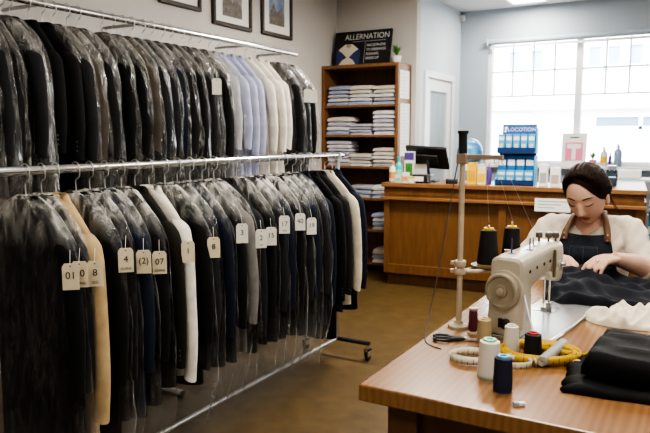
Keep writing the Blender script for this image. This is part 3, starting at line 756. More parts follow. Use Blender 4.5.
def carton(name, label, x, back, w, d, h, m, panel=None, strip_=None, group=None, rz=None, z=None, y=None, cat='box'):
    p = on(x, back) if y is None else (x, y, z)
    t = thing(name, label, cat, p, CA if rz is None else rz, group)
    bo = obj('carton_body', box(B(), -w / 2, w / 2, -d / 2, d / 2, 0, h), m, t, smooth=False, bevel=.002)
    if panel: obj('printed_panel', box(B(), -w * .38, w * .38, -d / 2 - .001, -d / 2, h * .15, h * .62), panel, bo, smooth=False)
    if strip_: obj('printed_band', box(B(), -w * .5, w * .5, -d / 2 - .0012, -d / 2, h * .72, h * .96), strip_, bo, smooth=False)
    return t
W_, PA = M['whitep'], M['paper']
bottle('soap_bottle', 'small orange-labelled bottle at the left end of the counter', -2.685, .12, .20, .035, W_, M['orange'], lab=M['orange'])
bottle('soap_bottle', 'teal plastic bottle near the left end of the counter', -2.628, .13, .25, .036, M['teal'], M['teal'], lab=M['mint'])
carton('detergent_box', 'tall green and purple detergent box left of the monitor', -2.545, .20, .095, .06, .30, W_, M['green'], M['purple'])
carton('small_box', 'small cream box in front of the teal bottle', -2.60, .06, .07, .05, .075, M['creamcloth'], M['mint'], group='small boxes at the counter edge')
carton('small_box', 'small white box in front of the detergent box', -2.525, .06, .06, .05, .10, PA, M['orange'], group='small boxes at the counter edge')
carton('small_box', 'small yellow-striped box nearest the receipt printer', -2.455, .05, .065, .05, .065, PA, None, M['yellow'], group='small boxes at the counter edge')

# till monitor and receipt printer
mo = thing('till_monitor', 'black till monitor seen from behind, tilted back on its stand', 'monitor', on(-2.405, .30), CA)
b = B(); box(b, -.10, .10, -.08, .10, 0, .018); obj('base', b, M['black'], mo, bevel=.006)
b = B(); tube(b, [(0, .02, .018), (0, -.01, .12), (0, .0, .24)], [.03, .026, .024], 12); obj('neck', b, M['black'], mo)
tm = Matrix.Translation((0, .0, .235)) @ Matrix.Rotation(R(3), 4, 'Y') @ Matrix.Rotation(R(42), 4, 'X')
b = B(); box(b, -.205, .205, -.012, .018, -.135, .145, tm); ca = obj('casing', b, M['black'], mo, bevel=.006)
b = B(); box(b, -.11, .11, -.035, -.012, -.07, .06, tm); obj('rear_housing', b, mat('black_plastic_dull', (.03, .03, .033), .6), ca, bevel=.006)
obj('screen', box(B(), -.19, .19, .018, .0195, -.10, .11, tm), mat('screen', (.05, .08, .12), .1), ca, smooth=False)
rp_ = thing('receipt_printer', 'black receipt printer with white paper under the monitor', 'printer', on(-2.385, .10), CA)
b = B(); box(b, -.075, .075, -.07, .07, 0, .085); obj('housing', b, M['black'], rp_, bevel=.01)
b = B(); vs = [(-.06, -.02 - .035 * q, .085 + .10 * math.sin(q * 1.4)) for q in (0, .4, .8, 1.2)]
for a, c in zip(vs, vs[1:]): poly(b, [a, (-a[0], a[1], a[2]), (-c[0], c[1], c[2]), c])
obj('paper_strip', b, PA, rp_)
obj('paper_slip', box(B(), -.045, .04, -.085, -.074, .02, .065), PA, rp_, smooth=False)
cr_ = thing('card_reader', 'small black card reader to the right of the monitor', 'card reader', on(-2.10, .12), CA + .3)
b = B(); box(b, -.055, .055, -.035, .035, 0, .045); obj('housing', b, M['black'], cr_, bevel=.01)
obj('keypad', box(B(), -.035, .035, -.02, .02, .045, .047), M['greyp'], cr_, smooth=False)
carton('white_box', 'tall white box standing behind the thread stand pole', -2.005, .22, .10, .08, .20, W_, M['greyp'])
bottle('spray_bottle', 'cyan spray bottle behind the tall white box', -2.045, .42, .34, .045, M['teal'], M['bluel'], spray=True)
gl_ = thing('desk_globe', 'blue and white globe on a stand behind the thread stand', 'globe', on(-2.01, .36))
b = B(); lathe(b, [(.07, 0), (.075, .012), (.02, .025), (.014, .10), (.014, .17)], seg=20); obj('stand', b, M['navyp'], gl_)
b = B(); ell(b, (0, 0, .29), (.125, .125, .125), 28, 18)
obj('sphere', b, mat('globe', (.005, .05, .26), .3, col2=(.13, .45, .68), vscale=12), gl_)
b = B(); tube(b, [(.135 * math.sin(a), 0, .29 - .135 * math.cos(a)) for a in [PI * k / 14 for k in range(15)]], .005, 8); obj('meridian_arm', b, M['steel'], gl_)
carton('yellow_box', 'yellow box with a dark base right of the pole', -1.905, .12, .085, .06, .205, M['yellow'], mat('gold', (.62, .36, .03), .5), group='yellow boxes on the counter')
carton('yellow_box', 'shorter yellow and white box beside the blue display', -1.815, .12, .075, .06, .165, mat('pale_yellow', (.75, .68, .40), .5), M['yellow'], group='yellow boxes on the counter')
bottle('dark_bottle', 'slim dark purple bottle beside the blue display stand', -1.755, .13, .20, .022, M['purple'], M['pink'])

# blue display stand with hanging packs
ds = thing('display_stand', 'blue cardboard two-tier display stand on the counter', 'display stand', on(-1.53, .20), CA)
dw = .168
b = B(); box(b, -dw, dw, .06, .075, 0, .46); obj('back_panel', b, M['blue'], ds, smooth=False)
b = B(); box(b, dw, dw + .012, -.09, .075, 0, .27); box(b, dw, dw + .012, -.03, .075, .29, .52); box(b, -dw - .012, -dw, -.09, .075, 0, .06); obj('side_panel', b, M['bluel'], ds, smooth=False)
b = B(); box(b, -dw, dw, -.10, .06, 0, .012); box(b, -dw, dw, -.10, -.09, 0, .05); obj('lower_tray', b, M['navyp'], ds, smooth=False)
b = B(); box(b, -dw, dw, -.06, .06, .29, .302); box(b, -dw, dw, -.065, -.055, .29, .345); obj('upper_tray', b, M['navyp'], ds, smooth=False)
hd = obj('header_card', box(B(), -.137, dw, .03, .045, .46, .555), mat('header_blue', (.02, .10, .34), .5), ds, smooth=False)
text('LOCOTION', .050, M['whitep'], hd, (.034, .028, .507), (R(90), 0, 0), sx=.95)
b = B(); poly(b, [(-.125, .028, .485), (-.105, .028, .485), (-.092, .028, .535), (-.105, .028, .535)]); poly(b, [(-.123, .0275, .515), (-.09, .0275, .515), (-.095, .0275, .535), (-.115, .0275, .535)]); obj('emblem', b, M['whitep'], hd, smooth=False)
def pack(x, y, z, w, h, m, label, group):
    c_, s_ = math.cos(CA), math.sin(CA); p = on(-1.53, .20)
    t = thing('sewing_pack', label, 'pack', (p[0] + x * c_ - y * s_, p[1] + x * s_ + y * c_, CZ + z), CA, group)
    bo = obj('card', box(B(), -w / 2, w / 2, -.012, .012, 0, h), m, t, smooth=False, bevel=.002)
    obj('blister', box(B(), -w * .32, w * .32, -.022, -.012, h * .10, h * .46), mat('blister_grey', (.50, .54, .56), .3), bo, bevel=.004)
    obj('printed_band', box(B(), -w * .42, w * .42, -.0128, -.012, h * .66, h * .86), M['whitep'], bo, smooth=False)
pos5 = ['leftmost', 'second', 'middle', 'fourth', 'rightmost']; pos4 = ['leftmost', 'second', 'third', 'rightmost']
for k in range(5): pack(-.134 + .067 * k, -.03, .302, .058, .165, M['bluel'], '%s pale blue pack on the upper tray of the display' % pos5[k], 'packs on the upper tray')
for k in range(4):
    pack(-.124 + .082 * k, -.055, .013, .076, .125, M['bluel'], '%s front blue pack on the lower tray of the display' % pos4[k], 'packs on the lower tray')
    pack(-.124 + .082 * k, -.005, .013, .076, .255, M['blue'], '%s tall rear blue pack on the lower tray of the display' % pos4[k], 'packs on the lower tray')
carton('gadget_box', 'grey and white gadget box just right of the blue display', -1.275, .14, .075, .06, .195, W_, M['greyp'])
carton('gadget_box', 'white gadget box with a beige picture, further right on counter', -1.175, .14, .085, .06, .17, W_, mat('gadget_tan', (.42, .36, .31), .5))
jr = thing('glass_jar', 'grey glass jar standing on the counter behind the woman', 'jar', on(-.74, .35))
b = B(); lathe(b, [(.045, 0), (.05, .01), (.05, .13), (.04, .15)], seg=20); obj('body', b, M['glassd'], jr)
b = B(); lathe(b, [(.046, .004), (.046, .08)], seg=18); obj('contents', b, M['greyp'], jr)
b = B(); lathe(b, [(.043, .15), (.043, .185), (.03, .19)], seg=18); obj('lid', b, M['steel'], jr)

# window sill
SZ_ = WZ0 + .001
ps = thing('poster', 'white poster with a pink letter shape standing on the window sill', 'poster', (-1.345, YW - .10, SZ_), 0)
lm = Matrix.Rotation(R(-7), 4, 'X')
bo = obj('board', box(B(), -.135, .135, 0, .008, 0, .375, lm), PA, ps, smooth=False)
obj('pink_field', box(B(), -.095, .095, -.002, 0, .06, .27, lm), M['pink'], bo, smooth=False)
b = B(); box(b, -.075, .075, -.004, -.002, .20, .25, lm); box(b, -.022, .022, -.004, -.002, .07, .20, lm); obj('letter_t', b, M['paper'], bo, smooth=False)
b = B(); box(b, -.05, .05, -.002, -.001, .32, .332, lm); obj('printed_line', b, M['ink'], bo, smooth=False)
leafy('potted_plant', 'small green plant in a pink pot on the window sill', (-1.135, YW - .09, SZ_), .042, .075, M['pink'], 14, .12)
bottle('spray_bottle', 'white spray bottle on the window sill beside the pink pot', -1.02, 0, .22, .038, mat('pale_bottle', (.55, .60, .62), .3), W_, z=SZ_, y=YW - .08, spray=True, lab=M['yellow'])
bottle('spray_bottle', 'blue-grey spray bottle furthest right on the window sill', -.875, 0, .25, .042, mat('slate_bottle', (.22, .28, .38), .3), W_, z=SZ_, y=YW - .08, spray=True)
bottle('slim_bottle', 'slim purple bottle between the two spray bottles on the sill', -.955, 0, .16, .018, M['purple'], M['greyp'], z=SZ_, y=YW - .08)

# grey metal shelving under the window
ms = thing('metal_shelving', 'grey metal shelving under the window at the right', 'shelving', (-.98, 7.36, 0))
for x in (0, .46, 1.3):
    for y in (0, .36):
        obj('post', box(B(), x, x + .03, y, y + .03, 0, 1.0), M['greym'], ms, smooth=False)
for z in (.15, .42, .70, 1.0): obj('shelf_board', box(B(), -.02, 1.35, -.02, .41, z, z + .025), mat('grey_board', (.50, .54, .58), .4), ms, smooth=False)
tb = thing('tissue_box', 'white box on the grey shelving under the window', 'box', (-.70, 7.52, 1.026), .1)
obj('carton_body', box(B(), -.11, .11, -.06, .06, 0, .085), W_, tb, bevel=.006)
obj('opening', box(B(), -.06, .06, -.025, .025, .085, .0865), M['greyp'], tb, smooth=False)
for x, z, m_, lb in ((-.46, .725, 'blue', 'blue box on the upper metal shelf at right edge'), (-.46, .445, 'bluel', 'pale blue box on the lower metal shelf at right edge')):
    carton('storage_box', lb, x, 0, .16, .2, .16, M[m_], PA, rz=0, z=z + .001, y=7.52)

# ------------------------------------------------------------------ work table
TZ, TX0, TX1, TY0, TY1 = .88, -.673, .75, 1.314, 2.82
tt = thing('work_table', 'large brown wooden work table in the foreground', 'table', ((TX0 + TX1) / 2, (TY0 + TY1) / 2, 0))
ox, oy = (TX0 + TX1) / 2, (TY0 + TY1) / 2
obj('tabletop', box(B(), TX0 - ox, TX1 - ox, TY0 - oy, TY1 - oy, TZ - .04, TZ), M['table'], tt, smooth=False, bevel=.004)
for x in (TX0 + .055, TX1 - .13):
    for y in (TY0 + .045, TY1 - .12):
        obj('leg', box(B(), x - ox, x - ox + .075, y - oy, y - oy + .075, 0, TZ - .04), M['tabled'], tt, smooth=False, bevel=.003)
b = B(); box(b, TX0 + .13 - ox, TX1 - .13 - ox, TY0 + .07 - oy, TY0 + .09 - oy, TZ - .13, TZ - .04); box(b, TX0 + .13 - ox, TX1 - .13 - ox, TY1 - .09 - oy, TY1 - .07 - oy, TZ - .10, TZ - .04)
box(b, TX0 + .08 - ox, TX0 + .10 - ox, TY0 + .12 - oy, TY1 - .12 - oy, TZ - .13, TZ - .04); box(b, TX1 - .1 - ox, TX1 - .08 - ox, TY0 + .12 - oy, TY1 - .12 - oy, TZ - .13, TZ - .04)
obj('apron', b, M['tabled'], tt, smooth=False)

# ------------------------------------------------------------------ sewing machine (local +y runs from handwheel to needle)
MA = R(-6)
sm = thing('sewing_machine', 'cream industrial sewing machine on the work table', 'sewing machine', (-.474, 1.875, TZ), MA)
sm.scale = (.88, .83, .94)
b = B(); box(b, -.055, .155, -.065, .53, .0, .010); obj('bed_plate', b, mat('bed_metal', (.62, .63, .63), .22, .7), sm, bevel=.002)
b = B(); box(b, -.062, .058, -.055, .075, .010, .035); obj('base', b, M['cream_m'], sm, bevel=.006)
# casting: pillar, arm and head as one body
rings = []; b = B()
def rrect(cx, cz, hw, hh, y, k=4):
    out = []
    for i in range(16):
        ex, ey = se(2 * PI * i / 16 + PI / 16, .38); out.append(b.verts.new((cx + ex * hw, y, cz + ey * hh)))
    return out
for y, cx, cz, hw, hh in ((-.035, 0, .185, .046, .052), (-.028, 0, .185, .054, .060), (.06, 0, .187, .056, .061), (.10, 0, .195, .052, .052), (.30, 0, .20, .048, .047), (.345, .0, .185, .054, .064), (.42, 0, .178, .055, .073), (.44, 0, .178, .049, .067)):
    rings.append(rrect(cx, cz, hw, hh, y))
bridge(b, rings)
casting = obj('arm_casting', b, M['cream_m'], sm)
b = B(); rings = []
for z, hx, hy in ((.03, .062, .068), (.05, .060, .066), (.12, .058, .060), (.18, .054, .056)):
    rg = []
    for i in range(16):
        ex, ey = se(2 * PI * i / 16 + PI / 16, .4); rg.append(b.verts.new((ex * hx, .012 + ey * hy, z)))
    rings.append(rg)
bridge(b, rings); obj('pillar', b, M['cream_m'], sm)
wm = Matrix.Translation((-.002, -.062, .148)) @ Matrix.Rotation(R(90), 4, 'X')
b = B(); lathe(b, [(.0, -.012), (.030, -.012), (.050, -.014), (.054, -.006), (.055, .006), (.052, .014), (.046, .016), (.042, .008), (.020, .007), (.0185, .016), (.0, .016)], seg=36, mtx=wm); hw_ = obj('handwheel', b, M['wheel_m'], sm)
b = B(); lathe(b, [(.0, .0155), (.011, .0155), (.011, .024), (.007, .026), (.0, .026)], seg=20, mtx=wm); obj('wheel_hub', b, mat('wheel_hub_enamel', (.40, .34, .25), .35), hw_)
b = B(); lathe(b, [(.060, -.035), (.060, -.012), (.056, -.012)], seg=32, mtx=wm); obj('belt_guard', b, M['cream_m'], sm)
b = B(); lathe(b, [(0, 0), (.016, 0), (.016, .012), (.008, .016), (0, .016)], seg=16, mtx=Matrix.Translation((.012, -.055, .048)) @ Matrix.Rotation(R(90), 4, 'X')); box(b, -.012, .0, -.062, -.05, .035, .062); obj('bobbin_winder', b, M['black'], sm)
for k, (x, y) in enumerate(((-.012, .045), (.012, .16), (-.008, .26))):
    b = B(); lathe(b, [(.013, .243), (.013, .248), (.003, .250), (.0022, .295 - .01 * k), (.0, .297 - .01 * k)], (x, y, 0), 14); obj('thread_pin', b, mat('violet_pad', (.12, .07, .22), .5) if k != 2 else M['steel'], sm)
for k, (x, y) in enumerate(((-.022, .37), (.008, .385), (.03, .40))):
    b = B(); lathe(b, [(.004, .235), (.004, .262), (.012, .262), (.013, .275), (.010, .281), (0, .281)], (x, y, 0), 16); obj('tension_knob', b, mat('knob_bronze', (.20, .17, .13), .3, .6), sm)
b = B(); lathe(b, [(0, 0), (.017, 0), (.017, .006), (.006, .008), (.006, .018), (.009, .02), (0, .022)], seg=18, mtx=Matrix.Translation((.054, .38, .175)) @ Matrix.Rotation(R(90), 4, 'Y')); obj('tension_dial', b, M['steel'], sm)
b = B(); box(b, .052, .062, .30, .312, .14, .235); obj('take_up_lever', b, mat('bronze', (.22, .17, .11), .35, .6), sm, bevel=.002)
for y in (.03, .12, .20, .27):
    b = B(); lathe(b, [(0, 0), (.006, 0), (.005, .003), (0, .003)], seg=12, mtx=Matrix.Translation((.0505 if y > .08 else .0565, y, .20)) @ Matrix.Rotation(R(90), 4, 'Y')); obj('cover_screw', b, M['ink'], sm)
b = B(); tube(b, [(.0, .385, .115), (.0, .385, .030)], .0045, 10); tube(b, [(.0, .385, .03), (0, .385, .012)], .0012, 6); obj('needle_bar', b, M['chrome'], sm)
b = B(); tube(b, [(.016, .395, .115), (.016, .395, .028)], .0045, 10); box(b, -.004, .024, .360, .405, .012, .020); box(b, .008, .024, .385, .405, .02, .032); obj('presser_foot', b, M['chrome'], sm)
obj('needle_plate', box(B(), -.03, .05, .34, .43, .010, .0115), M['chrome'], sm, smooth=False)
b = B(); tube(b, spline([(.058, -.02, .135), (.085, -.05, .08), (.12, -.085, .02), (.13, -.10, .006)], 4), .0035, 8); obj('knee_lifter_rod', b, M['steel'], sm)
b = B(); tube(b, [(.155, .45, .012), (.158, .2, .012), (.135, -.09, .006)], .003, 8); obj('bed_edge_rod', b, M['steel'], sm)
obj('base_badge', box(B(), .0585, .060, .0, .03, .05, .075), M['greyp'], sm, smooth=False)
hp_ = thing('hinge_plate', 'small beige metal plate on the table beside the needle', 'plate', (-.375, 2.245, TZ), R(-20))
obj('plate', box(B(), -.025, .025, -.02, .02, 0, .003), mat('beige_plate', (.62, .54, .40), .4), hp_, bevel=.001)
for x in (-.012, .012):
    b = B(); lathe(b, [(.005, .003), (.004, .0045), (0, .0045)], (x, 0, 0), 10); obj('screw', b, M['ink'], hp_)

# ------------------------------------------------------------------ thread stand
ts = thing('thread_stand', 'tall beige thread stand with a horizontal guide arm beside the machine', 'thread stand', (-.622, 1.875, TZ))
b = B(); lathe(b, [(.030, 0), (.030, .008), (.014, .014), (.012, .022)], seg=20); tube(b, [(-.03, -.01, .006), (.05, .012, .006)], .007, 8); obj('base', b, M['stand_m'], ts)
b = B(); tube(b, [(0, 0, .015), (0, 0, .52)], .0085, 14); obj('pole', b, M['stand_m'], ts)
b = B(); lathe(b, [(.0085, .515), (.0125, .52), (.0125, .578), (.016, .582), (.016, .588), (0, .588)], seg=16); obj('grip', b, M['black'], ts)
b = B(); box(b, -.015, .015, -.015, .015, .492, .522); obj('guide_clamp', b, mat('clamp_brown', (.30, .22, .15), .45), ts, bevel=.003)
b = B(); box(b, .012, .115, .005, .019, .505, .519); 
for x in (.03, .06, .09, .112): tube(b, [(x, .012, .505), (x, .012, .495), (x + .006, .012, .492)], .0015, 5)
obj('guide_arm', b, mat('arm_brown', (.33, .25, .18), .45), ts, bevel=.001)
for z in (.172, .196):
    b = B(); lathe(b, [(.016, -.009), (.018, -.006), (.018, .006), (.016, .009)], (0, 0, z), 16); box(b, -.028, -.01, -.006, .006, z - .005, z + .005); obj('collar', b, M['stand_m'], ts)
arm1, arm2 = Vector((.062, .075, .180)), Vector((.10, .20, .180))
b = B(); tube(b, [(0, 0, .172), (.05, .02, .174), (.10, .07, .178)], .006, 8); tube(b, [(0, 0, .172), (.05, .12, .174), tuple(arm2)], .0055, 8); obj('spool_bracket', b, M['stand_m'], ts)
for p in (arm1, arm2):
    b = B(); lathe(b, [(.0, 0), (.050, 0), (.052, .003), (.050, .006), (.0, .006)], p, 26); tr_ = obj('spool_tray', b, mat('tray_dark', (.10, .085, .07), .35, .3), ts)
    b = B(); lathe(b, [(.004, .006), (.003, .125), (0, .127)], p, 8); obj('spool_pin', b, M['steel'], tr_)
p3 = Vector((.108, .125, .180))
b = B(); lathe(b, [(.025, .0), (.028, .006), (.014, .018), (.009, .045), (.012, .048), (.0, .05)], p3, 18); obj('empty_cone_holder', b, M['cream_m'], ts)

def cone(label, loc, r0, r1, h, m, topm, group, name='thread_cone', rim=None):
    t = thing(name, label, 'thread', loc, random.uniform(0, 1), group)
    b = B(); n = 14
    prof = [(r0 * .96, .002)] + [(r0 + (r1 - r0) * k / n + (.0006 if k % 2 else 0), .004 + (h * .93 - .004) * k / n) for k in range(n + 1)] + [(r1 * .8, h * .95)]
    lathe(b, prof, seg=26); obj('thread_winding', b, m, t)
    b = B(); lathe(b, [(r1 * .70, h * .93), (r1 * .66, h), (r1 * .35, h), (r1 * .32, h * .96)], seg=20); obj('cone_tip', b, topm, t)
    b = B(); lathe(b, [(r0 * .7, 0), (r0 * .98, 0), (r0 * .98, .003), (r0 * .7, .003)], seg=20); obj('cone_foot', b, rim or topm, t)
    return t
tblk = mat('thread_black', (.008, .008, .010), .65, var=.3, vscale=8, stretch=(1, 1, 60), bump=.3, bscale=20)
tnav = mat('thread_navy', (.010, .014, .040), .65, var=.3, vscale=8, stretch=(1, 1, 60), bump=.3, bscale=20)
twht = mat('thread_white', (.72, .68, .59), .7, var=.06, vscale=8, stretch=(1, 1, 60), bump=.3, bscale=20)
ttan = mat('thread_tan', (.46, .36, .20), .6, var=.12, vscale=8, stretch=(1, 1, 60), bump=.3, bscale=20)
tmar = mat('thread_maroon', (.10, .012, .022), .6, var=.12, vscale=8, stretch=(1, 1, 60), bump=.3, bscale=20)
bx_, by_ = -.622, 1.875
for p, lb in ((arm1, 'black thread cone with yellow tip on the stand, nearer one'), (arm2, 'black thread cone with yellow tip on the stand, farther one')):
    cone(lb, (bx_ + p.x, by_ + p.y, TZ + p.z + .0065), .033 if p is arm1 else .030, .023, .112 if p is arm1 else .106, tblk, M['yellow'], 'black cones on the thread stand')
th = mat('thread_line', (.40, .38, .36), .6)
def line(name, label, pts, m=th, r=.0006):
    t = tag(obj(name, tube(B(), pts, r, 5), m), label, 'thread')
    return t
A1 = Vector((bx_ + arm1.x, by_ + arm1.y, TZ + .315)); A2 = Vector((bx_ + arm2.x, by_ + arm2.y, TZ + .31))
line('thread', 'thin thread rising from the nearer black cone to the guide arm', [A1, (bx_ + .066, by_ + .012, TZ + .493)])
line('thread', 'thin thread rising from the farther black cone to the guide arm', [A2, (bx_ + .096, by_ + .012, TZ + .493)])
line('thread', 'thin thread running from the guide arm end down to the machine top', [(bx_ + .118, by_ + .012, TZ + .493), (-.44, 2.02, TZ + .285), (-.42, 2.24, TZ + .25)])
cordm = mat('cord_grey', (.09, .085, .08), .5)
tag(obj('hanging_cord', tube(B(), spline([(bx_ - .014, by_, TZ + .50), (bx_ - .030, by_ - .02, TZ + .36), (bx_ - .050, by_ - .06, TZ + .15), (bx_ - .055, by_ - .11, TZ + .04), (bx_ - .03, by_ - .19, TZ + .003), (bx_ + .03, by_ - .23, TZ + .003)], 6), .0018, 6), cordm), 'thin grey cord hanging from the thread stand onto the table', 'cord')

# ------------------------------------------------------------------ loose things on the table
Z = TZ + .0005
cone('white thread cone with green tip at the table front', (-.425, 1.517, Z), .028, .0235, .092, twht, M['mint'], 'thread cones on the table')
cone('navy thread cone with blue tip, nearest the table front', (-.372, 1.442, Z), .0215, .0195, .082, tnav, M['bluel'], 'thread cones on the table', rim=M['navyp'])
cone('slim cream thread cone in front of the machine', (-.427, 1.728, Z), .0215, .0175, .074, twht, mat('cone_cream', (.70, .66, .58), .5), 'thread cones on the table')
cone('black thread cone with red tip beside the yellow tape', (-.363, 1.695, Z), .023, .0205, .070, tblk, M['red'], 'thread cones on the table')
cone('tall tan thread spool against the machine base', (-.514, 1.775, Z), .020, .0185, .068, ttan, mat('spool_gold', (.55, .38, .15), .4), 'thread cones on the table')
sp_ = thing('thread_spool', 'maroon thread spool with white end near the stand base', 'thread', (-.565, 1.835, Z))
b = B(); lathe(b, [(.016, 0), (.016, .004), (.010, .006), (.010, .070), (.013, .073), (.013, .077), (0, .077)], seg=18); obj('spool_core', b, mat('spool_wood', (.55, .45, .32), .5), sp_)
b = B(); lathe(b, [(.0105, .008), (.0135, .012), (.0125, .066), (.0105, .069)], seg=18); obj('thread_winding', b, tmar, sp_)

def tape_mat(name, col):
    m = mat(name, col, .5, var=.08, vscale=60); nt = m.node_tree; N = nt.nodes; p = N['Principled BSDF']
    src = p.inputs['Base Color'].links[0].from_socket
    uv = N.new('ShaderNodeUVMap'); sp = N.new('ShaderNodeSeparateXYZ'); nt.links.new(uv.outputs[0], sp.inputs[0])
    def mt_(op, a, b_=0):
        q = N.new('ShaderNodeMath'); q.operation = op
        for i, v in enumerate((a, b_)):
            if isinstance(v, (int, float)): q.inputs[i].default_value = v
            else: nt.links.new(v, q.inputs[i])
        return q.outputs[0]
    tick = mt_('LESS_THAN', mt_('FRACT', mt_('MULTIPLY', sp.outputs['X'], 70.0)), .14)
    big = mt_('LESS_THAN', mt_('FRACT', mt_('MULTIPLY', sp.outputs['X'], 35.0)), .20)
    hgt = mt_('LESS_THAN', sp.outputs['Y'], mt_('ADD', mt_('MULTIPLY', big, .35), .45))
    mk = mt_('MULTIPLY', mt_('MULTIPLY', tick, hgt), .8)
    mx = N.new('ShaderNodeMix'); mx.data_type = 'RGBA'; nt.links.new(mk, mx.inputs['Factor']); nt.links.new(src, mx.inputs[6]); mx.inputs[7].default_value = (.03, .03, .03, 1)
    nt.links.new(mx.outputs[2], p.inputs['Base Color'])
    return m
TPW, TPY = tape_mat('tape_white_marked', (.64, .59, .47)), tape_mat('tape_yellow_marked', (.66, .43, .03))
def coil(label, c, r, turns, h, m, wob, name='measuring_tape', extra=None, tilt=0):
    pts = []
    n = int(turns * 28)
    for k in range(n + 1):
        a = 2 * PI * k / 28; rr = r * (1 - (.30 if turns < 3 else .22) * k / n) * (1 + wob * math.sin(2 * a + 1) + wob * .6 * nz((a * .8, c[0] * 9, r * 30)))
        pts.append(Vector((rr * math.cos(a), rr * math.sin(a) * .95, .0015 + .004 * (1 + math.sin(a * 1.3)) * wob * 6)))
    if extra: pts += [Vector(p) for p in extra]
    t = thing(name, label, 'tape measure', (c[0], c[1], Z))
    b = B(); strip(b, pts, h, Vector((tilt, 0, 1)).normalized())
    uvl = b.loops.layers.uv.new('UVMap'); b.faces.ensure_lookup_table(); acc = 0
    for i, f in enumerate(b.faces):
        d_ = (pts[i + 1] - pts[i]).length
        for lp, uv in zip(f.loops, ((acc, 0), (acc + d_, 0), (acc + d_, 1), (acc, 1))): lp[uvl].uv = uv
        acc += d_
    obj('tape', b, m, t, smooth='all', solid=.0008)
    b = B(); e = pts[-1]; cbox(b, e + Vector((0, 0, h / 2)), (.006, .004, h + .002)); obj('end_clip', b, M['steel'], t)
    return t
coil('white measuring tape coiled on edge at the left of the table', (-.497, 1.602, Z), .054, 2.2, .017, TPW, .05)
coil('yellow measuring tape coiled loosely around the black cone', (-.350, 1.715, Z), .092, 4.4, .019, TPY, .14, extra=[(.10, .03, .002), (.13, .06, .002), (.17, .08, .002)])
coil('white measuring tape curled in front of the yellow tape', (-.385, 1.615, Z), .045, 1.6, .017, TPW, .08)
rl = thing('ribbon_roll', 'grey rolled ribbon tube lying on the yellow tape', 'roll', (-.318, 1.725, Z + .0165), R(-6))
b = B(); mt = Matrix.Rotation(R(-90), 4, 'X'); lathe(b, [(.008, -.085), (.0125, -.085), (.0135, -.08), (.0135, .09), (.012, .095), (.008, .095)], seg=22, mtx=mt); obj('roll_body', b, mat('ribbon_grey', (.30, .30, .31), .5), rl)
b = B(); pts = [Vector(((.003 + .0105 * k / 60) * math.cos(k * .5), -.087, (.003 + .0105 * k / 60) * math.sin(k * .5))) for k in range(61)]; strip(b, pts, .012, Vector((0, 1, 0))); obj('spiral_end', b, M['tapew'], rl, smooth='all', solid=.0008)

# snips, scissors, small tools
snp = thing('thread_snips', 'black-handled scissors lying near the thread stand base', 'scissors', (-.590, 1.745, Z), R(20))
for s in (-1, 1):
    b = B(); ring = [(-.035 + .022 * math.cos(a), s * .013 + .014 * math.sin(a), .006) for a in [2 * PI * k / 20 for k in range(21)]]
    tube(b, ring, .0042, 8); hd_ = obj('finger_loop', b, M['black'], snp)
    b = B(); tube(b, [(-.013, s * .010, .006), (.01, s * .004, .006), (.03, 0, .006)], [.006, .006, .005], 8); obj('handle_shank', b, M['black'], snp)
    b = B(); box(b, .03, .085, s * .002 - .004, s * .002 + .004, .003 + .002 * (s > 0), .005 + .002 * (s > 0)); obj('blade', b, M['steel'], snp)
b = B(); lathe(b, [(.005, 0), (.005, .010), (0, .010)], (.03, 0, 0), 12); obj('pivot', b, M['steel'], snp)
cl_ = thing('seam_clip', 'small black clip lying behind the white thread cone', 'clip', (-.505, 1.688, Z), R(40))
b = B(); box(b, -.028, .028, -.011, .011, 0, .010); obj('body', b, M['black'], cl_, bevel=.004)
b = B(); tube(b, [(.028, 0, .005), (.05, .004, .004), (.075, .0, .003)], .0025, 6); obj('prong', b, M['steel'], cl_)
tw_ = thing('tailors_chalk', 'small piece of white chalk at the front table edge', 'chalk', (-.318, 1.375, Z), R(35))
b = B(); box(b, -.012, .012, -.006, .006, 0, .008); obj('stick', b, PA, tw_, bevel=.002)
b = B(); box(b, -.0125, -.002, -.0062, .0062, .0, .0085); obj('paper_sleeve', b, M['greyp'], tw_, smooth=False)
sr = thing('wooden_awl', 'wooden tool handle lying beside the black folded cloth', 'tool', (-.285, 1.69, Z + .008), R(10))
b = B(); mt = Matrix.Rotation(R(90), 4, 'Y'); lathe(b, [(0, -.05), (.006, -.05), (.009, -.03), (.007, 0), (.010, .03), (.006, .05), (0, .05)], seg=16, mtx=mt); obj('handle', b, mat('beech', (.52, .36, .20), .5), sr)
b = B(); tube(b, [(-.05, 0, 0), (-.085, 0, -.004)], [.0022, .0008], 8); obj('spike', b, M['steel'], sr)
pn = thing('pin', 'thin gold pin lying near the cream cone', 'pin', (-.405, 1.665, Z + .0015), R(-30))
b = B(); tube(b, [(-.022, 0, 0), (.022, 0, 0)], .0015, 6); obj('shaft', b, mat('gold_pin', (.6, .42, .15), .3, .8), pn)
b = B(); ell(b, (.023, 0, 0.0005), (.003, .003, .003), 10, 6); obj('head', b, M['tapey'], pn)

